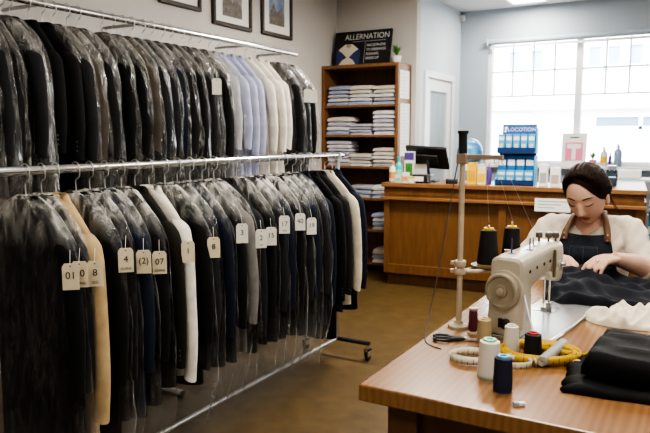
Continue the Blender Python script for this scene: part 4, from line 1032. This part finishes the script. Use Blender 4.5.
# ------------------------------------------------------------------ cloths
def heap(name, label, outline, hfun, m, cat, nr=26, na=72, z=Z, skirt=True):
    """a rumpled cloth: radial grid inside an outline, lifted by a height function"""
    cx = sum(p[0] for p in outline) / len(outline); cy = sum(p[1] for p in outline) / len(outline)
    ol = spline(list(outline) + [outline[0]], 12); ol = [Vector((p[0], p[1], 0)) for p in [(q.x, q.y) for q in [Vector((a.x, a.y, 0)) for a in ol]]]
    n = len(ol) - 1
    b = B(); rg = []
    for j in range(1, nr + 1):
        q = j / nr; ring = []
        for i in range(n):
            p = ol[i]; x, y = cx + (p.x - cx) * q, cy + (p.y - cy) * q
            e = min(1, (1 - q) * 5.0); e = math.sqrt(max(0, 1 - (1 - e) ** 2))
            ring.append(b.verts.new((x - cx, y - cy, .001 + e * hfun(x, y, q))))
        rg.append(ring)
    ctr = b.verts.new((0, 0, hfun(cx, cy, 0)))
    bridge(b, rg, cap0=False, cap1=False)
    for i in range(n): b.faces.new((ctr, rg[0][i], rg[0][(i + 1) % n]))
    o = obj(name, b, m, None, (cx, cy, z), smooth='all', sub=1)
    tag(o, label, cat); return o
def fold(x, y, ang, fr, sd):
    u = x * math.cos(ang) + y * math.sin(ang); v = -x * math.sin(ang) + y * math.cos(ang)
    w = u * fr + 1.6 * nz((v * 5, u * 3, sd)); s = math.sin(w)
    return (abs(s) ** 1.3) * math.copysign(1, s)
def h_navy(x, y, q):
    base = .030 + .034 * max(0, min(1, (y - 2.30) / .30)) * max(0, min(1, (-.26 - x) / .10)) + .012 * nz((x * 7, y * 7, 3))
    r1 = math.sin(y * 24 - x * 9 + 2.6 * nz((x * 5, y * 5, 2))) ** 4; r2 = math.sin(y * 40 + x * 26 + 2.6 * nz((x * 7, y * 7, 6))) ** 4
    return max(.006, base - .012 + .022 * r1 + .010 * r2)
heap('navy_fabric', 'dark navy fabric being sewn, spread out in front of the woman', [(-.40, 2.275), (-.30, 2.33), (-.18, 2.36), (-.02, 2.36), (.16, 2.42), (.22, 2.62), (.08, 2.78), (-.10, 2.79), (-.28, 2.80), (-.42, 2.78), (-.52, 2.66), (-.50, 2.48), (-.47, 2.34)],
     h_navy, M['navycloth'], 'fabric', nr=34)
def h_cream(x, y, q):
    r1 = math.sin(x * 26 + y * 40 + 3.2 * nz((x * 9, y * 9, 2))) ** 4; r2 = math.sin(x * 60 - y * 34 + 3 * nz((x * 11, y * 11, 6))) ** 4
    return max(.008, .020 + .018 * nz((x * 14, y * 14, 8)) + .018 * r1 + .011 * r2)
heap('cream_cloth', 'crumpled cream cloth lying on the table at the right', [(-.315, 2.17), (-.27, 2.115), (-.20, 2.10), (-.12, 2.11), (-.02, 2.10), (.08, 2.14), (.10, 2.24), (.02, 2.32), (-.09, 2.335), (-.19, 2.335), (-.245, 2.28), (-.26, 2.21)],
     h_cream, M['creamcloth'], 'cloth', nr=30)

def folded_black(label, x0, x1, y0, y1, z, h, rz, name='folded_cloth', layers=3):
    t = thing(name, label, 'cloth', ((x0 + x1) / 2, (y0 + y1) / 2, z), rz, 'folded black cloths')
    hx, hy = (x1 - x0) / 2, (y1 - y0) / 2
    for k in range(layers):
        b = B(); rg = []; t0 = h * k / layers; t1 = h * (k + 1) / layers * .99; ins = .006 * ((k * 5) % 3)
        nx, ny = 22, 18
        prof = []
        for j in range(ny + 1):
            v = -1 + 2 * j / ny; row = []
            for i in range(nx + 1):
                u = -1 + 2 * i / nx
                px = u * (hx - ins); py = v * (hy - ins) + .010 * nz((u * 2, k * 3.1, hx * 9)) * (1 if abs(v) > .5 else .5)
                px += (.010 if layers > 1 or h > .03 else .03) * nz((v * (2.5 if h > .03 else 7), k * 2.7, 4)) 
                e = min(1, (1 - abs(u)) * 9) ; e2 = min(1, (1 - abs(v)) * 9)
                ed = math.sqrt(max(0, 1 - (1 - e) ** 2)) * math.sqrt(max(0, 1 - (1 - e2) ** 2))
                zz = t0 + (t1 - t0) * (.35 + .65 * ed) + .0045 * nz((u * 2.5, v * 2.5, k * 7 + 1)) + ((.007 * (1 - abs(math.sin(px * 17 + py * 34 + 2.4 * nz((px * 9, py * 9, 3))))) + .010 * max(0, u)) if k == layers - 1 else 0)
                row.append(b.verts.new((px, py, max(t0 + .001, zz))))
            rg.append(row)
        bridge(b, rg, closed=False)
        # underside and rim
        bot = [[b.verts.new((v.co.x, v.co.y, t0)) for v in row] for row in (rg[0], rg[-1])]
        L_ = [b.verts.new((row[0].co.x, row[0].co.y, t0)) for row in rg]; R_ = [b.verts.new((row[-1].co.x, row[-1].co.y, t0)) for row in rg]
        for i in range(nx):
            b.faces.new((rg[0][i], rg[0][i + 1], bot[0][i + 1], bot[0][i])); b.faces.new((rg[-1][i + 1], rg[-1][i], bot[1][i], bot[1][i + 1]))
        for j in range(ny):
            b.faces.new((rg[j + 1][0], rg[j][0], L_[j], L_[j + 1])); b.faces.new((rg[j][-1], rg[j + 1][-1], R_[j + 1], R_[j]))
        bmesh.ops.remove_doubles(b, verts=b.verts[:], dist=.0002)
        obj('fold', b, M['blackcloth'], t, smooth='all')
    return t
folded_black('lower black cloth with ragged edge under the folded black cloth', -.265, .10, 1.515, 1.80, Z, .014, R(5), layers=1)
folded_black('thick folded black cloth on top at the right of the table', -.222, .13, 1.56, 1.83, Z + .026, .046, R(-3), layers=1)

# ------------------------------------------------------------------ the seamstress
PX, PY = -.427, 3.0
pr = thing('person', 'dark-haired woman in cream top and navy apron, seated sewing at the table', 'person', (PX, PY, 0))
def P(x, y, z): return Vector((x - PX, y - PY, z))   # world to the person's frame
# head: a sculpted ball, then turned
HS = 1.0
def head_pt(th, ph, grow=0.0, feat=True):
    d = Vector((math.sin(ph) * math.cos(th), math.sin(ph) * math.sin(th), math.cos(ph)))
    x, y, z = d.x * .074, d.y * .094, d.z * .116
    if z < 0:
        t = -z / .116
        x *= 1 - .34 * t ** 1.4
        if y > 0: y *= 1 - .45 * t ** 1.2
        else: y *= 1 - .06 * t
    if y < 0: y *= .96
    if feat and y < -.02:
        g = lambda cx, cz, sx, sz: math.exp(-((x - cx) / sx) ** 2 - ((z - cz) / sz) ** 2)
        f = min(1, (-y - .02) / .03)
        y -= f * (.020 * g(0, -.030, .0105, .014) + .011 * g(0, -.008, .008, .022) + .006 * g(.011, -.036, .007, .007) + .006 * g(-.011, -.036, .007, .007))
        y += f * (.010 * g(.032, .010, .016, .012) + .010 * g(-.032, .010, .016, .012))
        y -= f * (.004 * g(.030, .028, .018, .008) + .004 * g(-.030, .028, .018, .008))
        y -= f * (.0065 * g(0, -.056, .018, .006) + .0065 * g(0, -.067, .016, .006) - .004 * g(0, -.0615, .02, .0025))
        y -= f * (.009 * g(0, -.094, .018, .014)) - f * .004 * g(0, -.080, .02, .006)
        y -= f * (.004 * g(.038, -.028, .018, .02) + .004 * g(-.038, -.028, .018, .02))
        y -= f * (.0055 * g(.032, .006, .012, .007) + .0055 * g(-.032, .006, .012, .007))   # lowered eyelids
    v = Vector((x, y, z))
    return v + d * grow
HM = Matrix.Translation(P(-.431, 2.925, 1.208)) @ Matrix.Rotation(R(-11), 4, 'Z') @ Matrix.Rotation(R(-4), 4, 'Y') @ Matrix.Rotation(R(27), 4, 'X') @ Matrix.Scale(1.05, 4)
def ball(bm, fn, nu=72, nv=56):
    rg = []
    for j in range(1, nv):
        ph = PI * j / nv
        rg.append([bm.verts.new(fn(2 * PI * i / nu, ph)) for i in range(nu)])
    t = bm.verts.new(fn(0, 0)); bt = bm.verts.new(fn(0, PI))
    bridge(bm, rg, cap0=False, cap1=False)
    for i in range(nu):
        j = (i + 1) % nu
        bm.faces.new((t, rg[0][i], rg[0][j])); bm.faces.new((bt, rg[-1][j], rg[-1][i]))
def loft(bm, rows, n=28, p=.85):
    """rows: centre, half width, half depth, yaw"""
    rg = []
    for c, hx, hy in rows:
        c = Vector(c); rr = []
        for i in range(n):
            ex, ey = se(2 * PI * i / n, p); rr.append(bm.verts.new((c.x + ex * hx, c.y + ey * hy, c.z)))
        rg.append(rr)
    bridge(bm, rg)
shR, shL = P(-.588, 3.01, 1.058), P(-.268, 3.01, 1.066)
elR, elL = P(-.668, 2.90, .915), P(-.188, 2.885, .935)
wrR, wrL = P(-.528, 2.745, .960), P(-.290, 2.715, .987)
def torso_rows(g):
    return [(P(-.427, 3.10, .50), .165 + g, .115 + g), (P(-.427, 3.09, .60), .175 + g, .12 + g), (P(-.427, 3.07, .70), .155 + g, .105 + g), (P(-.427, 3.05, .79), .135 + g, .095 + g),
            (P(-.427, 3.03, .88), .145 + g, .105 + g), (P(-.427, 3.015, .96), .155 + g, .115 + g), (P(-.427, 3.02, 1.02), .160 + g, .102 + g), (P(-.427, 3.03, 1.065), .150 + g, .078 + g),
            (P(-.427, 3.03, 1.095), .11 + g, .06 + g), (P(-.427, 3.025, 1.115), .06 + g, .050 + g)]
def arm_pts(sh, el, wr, inner):
    a = sh + (Vector((0, .02, -.005)) if True else 0)
    up = (sh * .5 + el * .5); fo = el * .5 + wr * .5
    return [inner, sh, up, el, fo, wr]
inR, inL = P(-.50, 3.02, 1.06), P(-.355, 3.02, 1.065)
def hand(bm, w, d, n, s, curls, spread, ts):
    """palm of four metacarpals, four jointed fingers, and a thumb from the side of the palm"""
    d = d.normalized(); s = (s - d * s.dot(d)).normalized(); n = s.cross(d); n = n if n.z > 0 else -n
    off = (.026, .009, -.008, -.023); ml = (.072, .075, .070, .063); fl_ = ((.040, .024, .020), (.044, .027, .021), (.041, .025, .020), (.032, .020, .017))
    for k in range(4):
        k0 = w + s * off[k] * .55 + d * .004; mc = w + d * ml[k] + s * off[k] + n * .004
        tube(bm, [k0, (k0 + mc) / 2 + n * .003, mc], [.0145, .0135, .0108], 10)
        ang = 0; p = mc; chain = [p]; sd_ = s * spread[k]
        for q in range(3):
            ang += R(curls[k][q]); dir_ = (d * math.cos(ang) - n * math.sin(ang) + sd_ * (1 if q == 0 else .6)).normalized()
            p = p + dir_ * fl_[k][q]; chain.append(p)
        rs = [.0100, .0086, .0078, .0062] if k < 3 else [.0088, .0075, .0067, .0055]
        tube(bm, chain, rs, 10); ell(bm, chain[-1], (rs[-1],) * 3, 10, 8)
        for c_, r_ in zip(chain[1:3], rs[1:3]): ell(bm, c_, (r_ * 1.05,) * 3, 10, 8)
    b0 = w + d * .018 + s * .020 - n * .004; b1 = b0 + (d * .60 + s * .62 * ts - n * .35).normalized() * .040; b2 = b1 + (d * .92 + s * .10 * ts - n * .35).normalized() * .030; b3 = b2 + (d * .95 - s * .15 - n * .3).normalized() * .022
    tube(bm, [b0, b1, b2, b3], [.0145, .0112, .0095, .0070], 10); ell(bm, b3, (.007,) * 3, 10, 8)
bm = B()
ball(bm, lambda th, ph: HM @ head_pt(th, ph), 96, 72)
hb = HM @ Vector((0, .025, -.075))
tube(bm, [P(-.427, 3.03, 1.04), P(-.427, 3.022, 1.10), (P(-.427, 3.022, 1.10) + hb) / 2 + Vector((0, .004, 0)), hb], [.064, .052, .047, .046], 20)
loft(bm, torso_rows(0))
for sh, el, wr, inn in ((shR, elR, wrR, inR), (shL, elL, wrL, inL)):
    tube(bm, spline(arm_pts(sh, el, wr, inn), 5), [.040, .040, .040, .040, .040] + [.042, .042, .042, .042, .042] + [.042, .041, .041, .040, .039] + [.038, .039, .040, .040, .039] + [.037, .034, .031, .028, .026] + [.025], 16)
for s in (-1, 1):   # ears
    ell(bm, (0, 0, 0), (.009, .017, .030), 14, 10, HM @ Matrix.Translation((s * .075, .006, -.012)) @ Matrix.Rotation(R(12 * s), 4, 'Z'))
hand(bm, wrR, P(-.44, 2.685, .965) - wrR, Vector((0, 0, 1)), Vector((.55, .8, .1)), ((35, 30, 20), (45, 35, 20), (50, 40, 20), (55, 40, 20)), (.05, 0, -.04, -.10), .6)
hand(bm, wrL, P(-.347, 2.640, .975) - wrL, Vector((0, 0, 1)), Vector((-.85, .45, .15)), ((28, 25, 12), (34, 28, 14), (38, 30, 14), (36, 30, 14)), (.14, .03, -.08, -.20), .8)
# seated legs (out of sight under the table)
for s in (-1, 1):
    x = -.427 + s * .09
    tube(bm, spline([P(x, 3.08, .585), P(x + s * .02, 2.85, .60), P(x + s * .03, 2.64, .585), P(x + s * .03, 2.66, .35), P(x + s * .03, 2.70, .11)], 5), [.085] * 5 + [.08] * 5 + [.062] * 5 + [.056] * 5 + [.042], 14)
    tube(bm, [P(x + s * .03, 2.74, .05), P(x + s * .03, 2.62, .035), P(x + s * .03, 2.53, .03)], [.040, .036, .028], 12)
me = remesh(bm, .0034, 2)
me.materials.clear(); me.materials.append(M['skin']); me.polygons.foreach_set('use_smooth', [True] * len(me.polygons))
bodyo = bpy.data.objects.new('body', me); C.objects.link(bodyo); bodyo.parent = pr
bodybvh = BVHTree.FromPolygons([v.co for v in me.vertices], [p.vertices for p in me.polygons])

# sweater
bm = B()
rows = [r for r in torso_rows(.015) if r[0].z > .55]
loft(bm, rows)
for sh, el, wr, inn in ((shR, elR, wrR, inR), (shL, elL, wrL, inL)):
    pts = spline(arm_pts(sh, el, wr, inn), 5)
    rad = [.050] * 5 + [.053, .053, .052, .051, .050] + [.050, .050, .049, .049, .048] + [.048, .048, .047, .046, .045] + [.042, .040]
    cut = 22 if sh is shR else 18
    tube(bm, pts[:cut], rad[:cut], 18)
me = remesh(bm, .007, 2)
bm = B(); bm.from_mesh(me)
for v in bm.verts:
    c = v.co
    v.co += v.normal * (.0028 * fold(c.x, c.z, R(35 if c.x < 0 else -35), 130, 2) + .0025 * nz((c.x * 30, c.y * 30, c.z * 30)))
nk = P(-.427, 2.99, 1.09)
def in_neck(c):
    dx = c.x - nk.x; dy = c.y - nk.y
    front = max(0, -dy) 
    lim = 1.085 if dy > 0.03 else 1.085 - .050 * max(0, 1 - abs(dx) / .055) * min(1, max(0, .03 - dy) / .05)
    return abs(dx) < .060 + .10 * max(0, c.z - 1.09) and c.z > lim and abs(dy) < .16
bmesh.ops.delete(bm, geom=[v for v in bm.verts if in_neck(v.co)], context='VERTS')
sw = obj('sweater', bm, M['knit'], pr, smooth='all', solid=.004)
swm = sw.data
bvh = BVHTree.FromPolygons([v.co for v in swm.vertices], [p.vertices for p in swm.polygons])

# apron bib, draped on the front of the sweater
def front(x, z, off):
    h = bvh.ray_cast(Vector((x, -1.0, z)), Vector((0, 1, 0)))
    h2 = bodybvh.ray_cast(Vector((x, -1.0, z)), Vector((0, 1, 0)))
    ys = [q[0].y for q in (h,) if q[0] is not None]
    return (min(ys) if ys else -.07) - off
b = B(); rows = []
for j in range(25):
    v = j / 24; z = 1.052 - .50 * v
    hw = .094 + (.048 * min(1, v / .45)) ** 1.0 + .0
    row = []
    for i in range(21):
        u = -1 + 2 * i / 20
        zz = z - .010 * (1 - u * u) * (1 - v)
        # keep arms out of the way: the bib stays within the chest
        tor = interp([(.50, .50, .12), (.60, 3.09, .12), (.79, 3.05, .095), (.96, 3.015, .115), (1.02, 3.02, .102), (1.10, 3.03, .075)], zz)
        k = math.sqrt(max(.05, 1 - (u * hw / .185) ** 2))
        cyy = interp([(.50, 3.10), (.60, 3.09), (.70, 3.07), (.79, 3.05), (.88, 3.03), (.96, 3.015), (1.02, 3.02), (1.10, 3.03)], zz)[0] - PY
        dep_ = interp([(.50, .13), (.60, .132), (.70, .117), (.79, .107), (.88, .118), (.96, .126), (1.02, .114), (1.10, .085)], zz)[0]
        y = cyy - dep_ * k - .012 - .003 * nz((u * 3, v * 6, 2))
        row.append(b.verts.new((u * hw, y, zz)))
    rows.append(row)
bridge(b, rows, closed=False)
ap = obj('apron', b, M['denim'], pr, smooth='all', solid=.004)
def bibpoint(u, z, off):
    hw = .094 + .048 * min(1, (1.052 - z) / .5 / .45)
    k = math.sqrt(max(.05, 1 - (u * hw / .185) ** 2))
    cyy = interp([(.50, 3.10), (.60, 3.09), (.70, 3.07), (.79, 3.05), (.88, 3.03), (.96, 3.015), (1.02, 3.02), (1.10, 3.03)], z)[0] - PY
    dep_ = interp([(.50, .13), (.60, .132), (.70, .117), (.79, .107), (.88, .118), (.96, .126), (1.02, .114), (1.10, .085)], z)[0]
    return Vector((u * hw, cyy - dep_ * k - .012 - off, z))
b = B(); rows = []
for j in range(7):
    z = 1.0 - .10 * j / 6; rows.append([b.verts.new(bibpoint(-.50 + 1.0 * i / 10, z, .005)) for i in range(11)])
bridge(b, rows, closed=False); obj('chest_pocket', b, mat('apron_pocket', (.020, .026, .040), .85, var=.3, vscale=60), ap, smooth='all', solid=.002)
b = B()
for zz in (.998, .993):
    tube(b, [bibpoint(-.5 + i / 10, zz, .008) for i in range(11)], .0008, 5)
for uu in (-.5, 0, .5): tube(b, [bibpoint(uu, 1.0 - .1 * i / 6, .008) for i in range(7)], .0008, 5)
obj('pocket_stitching', b, mat('stitch', (.10, .12, .16), .7), ap)
# straps
for s, pts in ((-1, [(-.082, None, 1.020), (-.078, None, 1.055), (-.066, None, 1.088), (-.056, -.03, 1.118), (-.050, .02, 1.132), (-.040, .065, 1.125)]),
               (1, [(.088, None, 1.020), (.086, None, 1.055), (.076, None, 1.090), (.062, -.03, 1.122), (.054, .02, 1.136), (.040, .065, 1.125)])):
    path = []
    for x, y, z in pts:
        if y is None:
            y = bibpoint(max(-1, min(1, x / .096)), min(z, 1.05), .010).y
            if z > 1.06: y += .03
        path.append(Vector((x, y, z)))
    path = spline(path, 5); b = B(); rows = []
    for i, p in enumerate(path):
        t_ = (path[min(i + 1, len(path) - 1)] - path[max(0, i - 1)]).normalized(); side = Vector((1, .15 * s, 0)) * .0125
        rows.append([b.verts.new(p - side), b.verts.new(p + side)])
    bridge(b, rows, closed=False); st = obj('strap', b, M['leather'], pr, smooth='all', solid=.004)
    b = B(); p = path[0]; lathe(b, [(.004, 0), (.004, .002), (0, .002)], seg=12, mtx=Matrix.Translation(p + Vector((0, -.003, .008))) @ Matrix.Rotation(R(90), 4, 'X')); lathe(b, [(.004, 0), (.004, .002), (0, .002)], seg=12, mtx=Matrix.Translation(p + Vector((0, -.003, .030))) @ Matrix.Rotation(R(90), 4, 'X'))
    obj('rivet', b, M['steel'], st)

# trousers and shoes
bm = B(); loft(bm, [(P(-.427, 3.10, .50), .178, .128), (P(-.427, 3.09, .60), .188, .133), (P(-.427, 3.08, .66), .178, .125)])
for s in (-1, 1):
    x = -.427 + s * .09
    tube(bm, spline([P(x, 3.08, .585), P(x + s * .02, 2.85, .60), P(x + s * .03, 2.64, .585), P(x + s * .03, 2.66, .35), P(x + s * .03, 2.70, .12)], 5), [.094] * 5 + [.09] * 5 + [.074] * 5 + [.068] * 5 + [.06], 14)
me = remesh(bm, .009, 2); me.materials.clear(); me.materials.append(M['jeans']); me.polygons.foreach_set('use_smooth', [True] * len(me.polygons))
o = bpy.data.objects.new('trousers', me); C.objects.link(o); o.parent = pr
for s in (-1, 1):
    x = -.427 + s * .12; b = B(); rg = []
    for y, hw, h in ((2.785, .025, .05), (2.76, .038, .09), (2.70, .042, .10), (2.62, .046, .075), (2.55, .044, .055), (2.50, .030, .04)):
        rg.append([b.verts.new(P(x + hw * math.cos(a), y, max(0, h * .5 + h * .55 * math.sin(a)))) for a in [2 * PI * k / 14 for k in range(14)]])
    bridge(b, rg); obj('shoe', b, M['black'], pr)

# face details
def face(x, z, off):
    """point on the face surface in head space"""
    best = None
    o_ = HM @ Vector((x, -.3, z)); dr_ = (HM.to_3x3() @ Vector((0, 1, 0))).normalized()
    h = bodybvh.ray_cast(o_, dr_)
    q = HM.inverted() @ h[0] if h[0] is not None else Vector((x, -.09, z))
    return HM @ (q + Vector((0, -off, 0)))
for s in (-1, 1):
    b = B(); tube(b, [face(s * (.014 + .036 * k / 6), .0255 + .006 * math.sin(PI * (k + 1) / 8), .0005) for k in range(7)], [.0018, .0028, .003, .003, .0028, .002, .0010], 6); obj('eyebrow', b, M['hair'], pr)
    b = B(); tube(b, [face(s * (.018 + .029 * k / 6), .0035 - .0055 * math.sin(PI * k / 6), .001) for k in range(7)], [.0008, .0015, .0019, .002, .002, .0018, .0014], 6); obj('eyelashes', b, M['ink'], pr)
b = B(); rows = []
for j in range(7):
    v = j / 6; z = -.050 - .024 * v; hw = .024 * math.sin(PI * (.10 + .8 * v)) ** .7
    rows.append([b.verts.new(face(-hw + 2 * hw * i / 12, z, .0012)) for i in range(13)])
bridge(b, rows, closed=False); obj('lips', b, M['lips'], pr, smooth='all')
b = B(); tube(b, [face(-.020 + .040 * k / 8, -.0612 + .0015 * math.cos(PI * (k - 4) / 4), .0010) for k in range(9)], .0011, 5); obj('mouth_line', b, mat('mouth_dark', (.16, .05, .045), .5), pr)
for s in (-1, 1):
    b = B(); ell(b, face(s * .007, -.0425, -.0005), (.0028, .0022, .0018), 8, 6); obj('nostril', b, mat('nostril_dark', (.13, .05, .04), .6), pr)
b = B(); ell(b, HM @ Vector((.078, -.004, -.044)), (.0035, .0035, .0035), 10, 8); obj('earring', b, M['chrome'], pr)
# ring on the left hand
b = B(); rc = wrL + (P(-.347, 2.640, .975) - wrL).normalized() * .085 + Vector((.012, -.004, .004))
ell(b, rc + Vector((-.012, 0, .006)), (.0045, .0045, .0035), 10, 6); obj('finger_ring', b, M['chrome'], pr)

# hair: parted cap swept back to a low knot
PX0 = -.012
def hairline(v):
    x, y, z = v
    ax = abs(x - PX0)
    zf = .089 - 13.0 * ax ** 2                      # forehead: peaks at the parting, falls towards the temples
    zs = .030 - (y + .058) * 1.0                                    # temple line running back over the ear
    if y < -.050: lim = zf
    elif y < .02:
        t = min(1, (y + .050) / .02); lim = zf * (1 - t) + min(zf, zs) * t
    else: lim = -.048 - (y - .02) * .55
    return lim
def hair_pt(th, ph):
    v = head_pt(th, ph, 0, False); d = Vector((math.sin(ph) * math.cos(th), math.sin(ph) * math.sin(th), math.cos(ph)))
    g = .008 + .008 * max(0, d.z) + .008 * max(0, d.y) + .006 * abs(d.x)
    k = max(0, min(1, (v.z - hairline(v)) / .070)); k = k * k * (3 - 2 * k)
    if d.y < .5 and d.z > 0: g -= .007 * math.exp(-((v.x - PX0) / .004) ** 2)
    g += .0016 * nz((d.x * 9, d.y * 5, d.z * 9)) + .0009 * math.sin(math.atan2(d.x - .1, d.z + .2) * 60)
    return v + d * (g * k + .0012)
b = B(); ball(b, hair_pt, 120, 96)
kill = [v for v in b.verts if v.co.z < hairline(v.co) - .002]
bmesh.ops.delete(b, geom=kill, context='VERTS')
for v in b.verts: v.co = HM @ v.co
hr = obj('hair', b, M['hair'], pr, smooth='all', solid=.0025)
hbvh = BVHTree.FromPolygons([v.co for v in hr.data.vertices], [p.vertices for p in hr.data.polygons])
pts = []
for k in range(9):
    a = R(-56 + 11 * k)
    o_ = HM @ Vector((PX0, .30 * math.sin(a), .30 * math.cos(a))); t_ = HM @ Vector((PX0, 0, .0))
    h = hbvh.ray_cast(o_, (t_ - o_).normalized())
    if h[0] is not None: pts.append(h[0])
b = B(); tube(b, pts, .0013, 6); obj('hair_parting', b, mat('scalp', (.30, .18, .13), .6), hr)
b = B(); ell(b, (0, 0, 0), (.040, .030, .036), 20, 14, HM @ Matrix.Translation((.0, .112, -.045))); obj('hair_knot', b, M['hair'], pr)
for x, y0, z0, dx, dz in ((.080, .014, -.01, .010, -.075), (.078, .030, -.02, .016, -.085), (-.078, .0, .0, -.006, -.05)):
    b = B(); tube(b, [HM @ p for p in spline([(x * .95, y0, z0 + .03), (x, y0 - .002, z0), (x + dx * .6, y0 + .006, z0 + dz * .55), (x + dx, y0 + .016, z0 + dz)], 4)], .0016, 5)
    obj('loose_strand', b, M['hair'], pr)

# stool under the woman
sto = thing('stool', 'wooden stool the woman is sitting on behind the table', 'stool', (PX, 3.09, 0))
b = B(); lathe(b, [(0, .455), (.17, .455), (.18, .465), (.18, .48), (.17, .488), (0, .488)], seg=30); obj('seat', b, M['oak'], sto)
for a in (45, 135, 225, 315):
    b = B(); tube(b, [(.12 * math.cos(R(a)), .12 * math.sin(R(a)), .456), (.185 * math.cos(R(a)), .185 * math.sin(R(a)), 0)], .015, 10); obj('leg', b, M['oak'], sto)
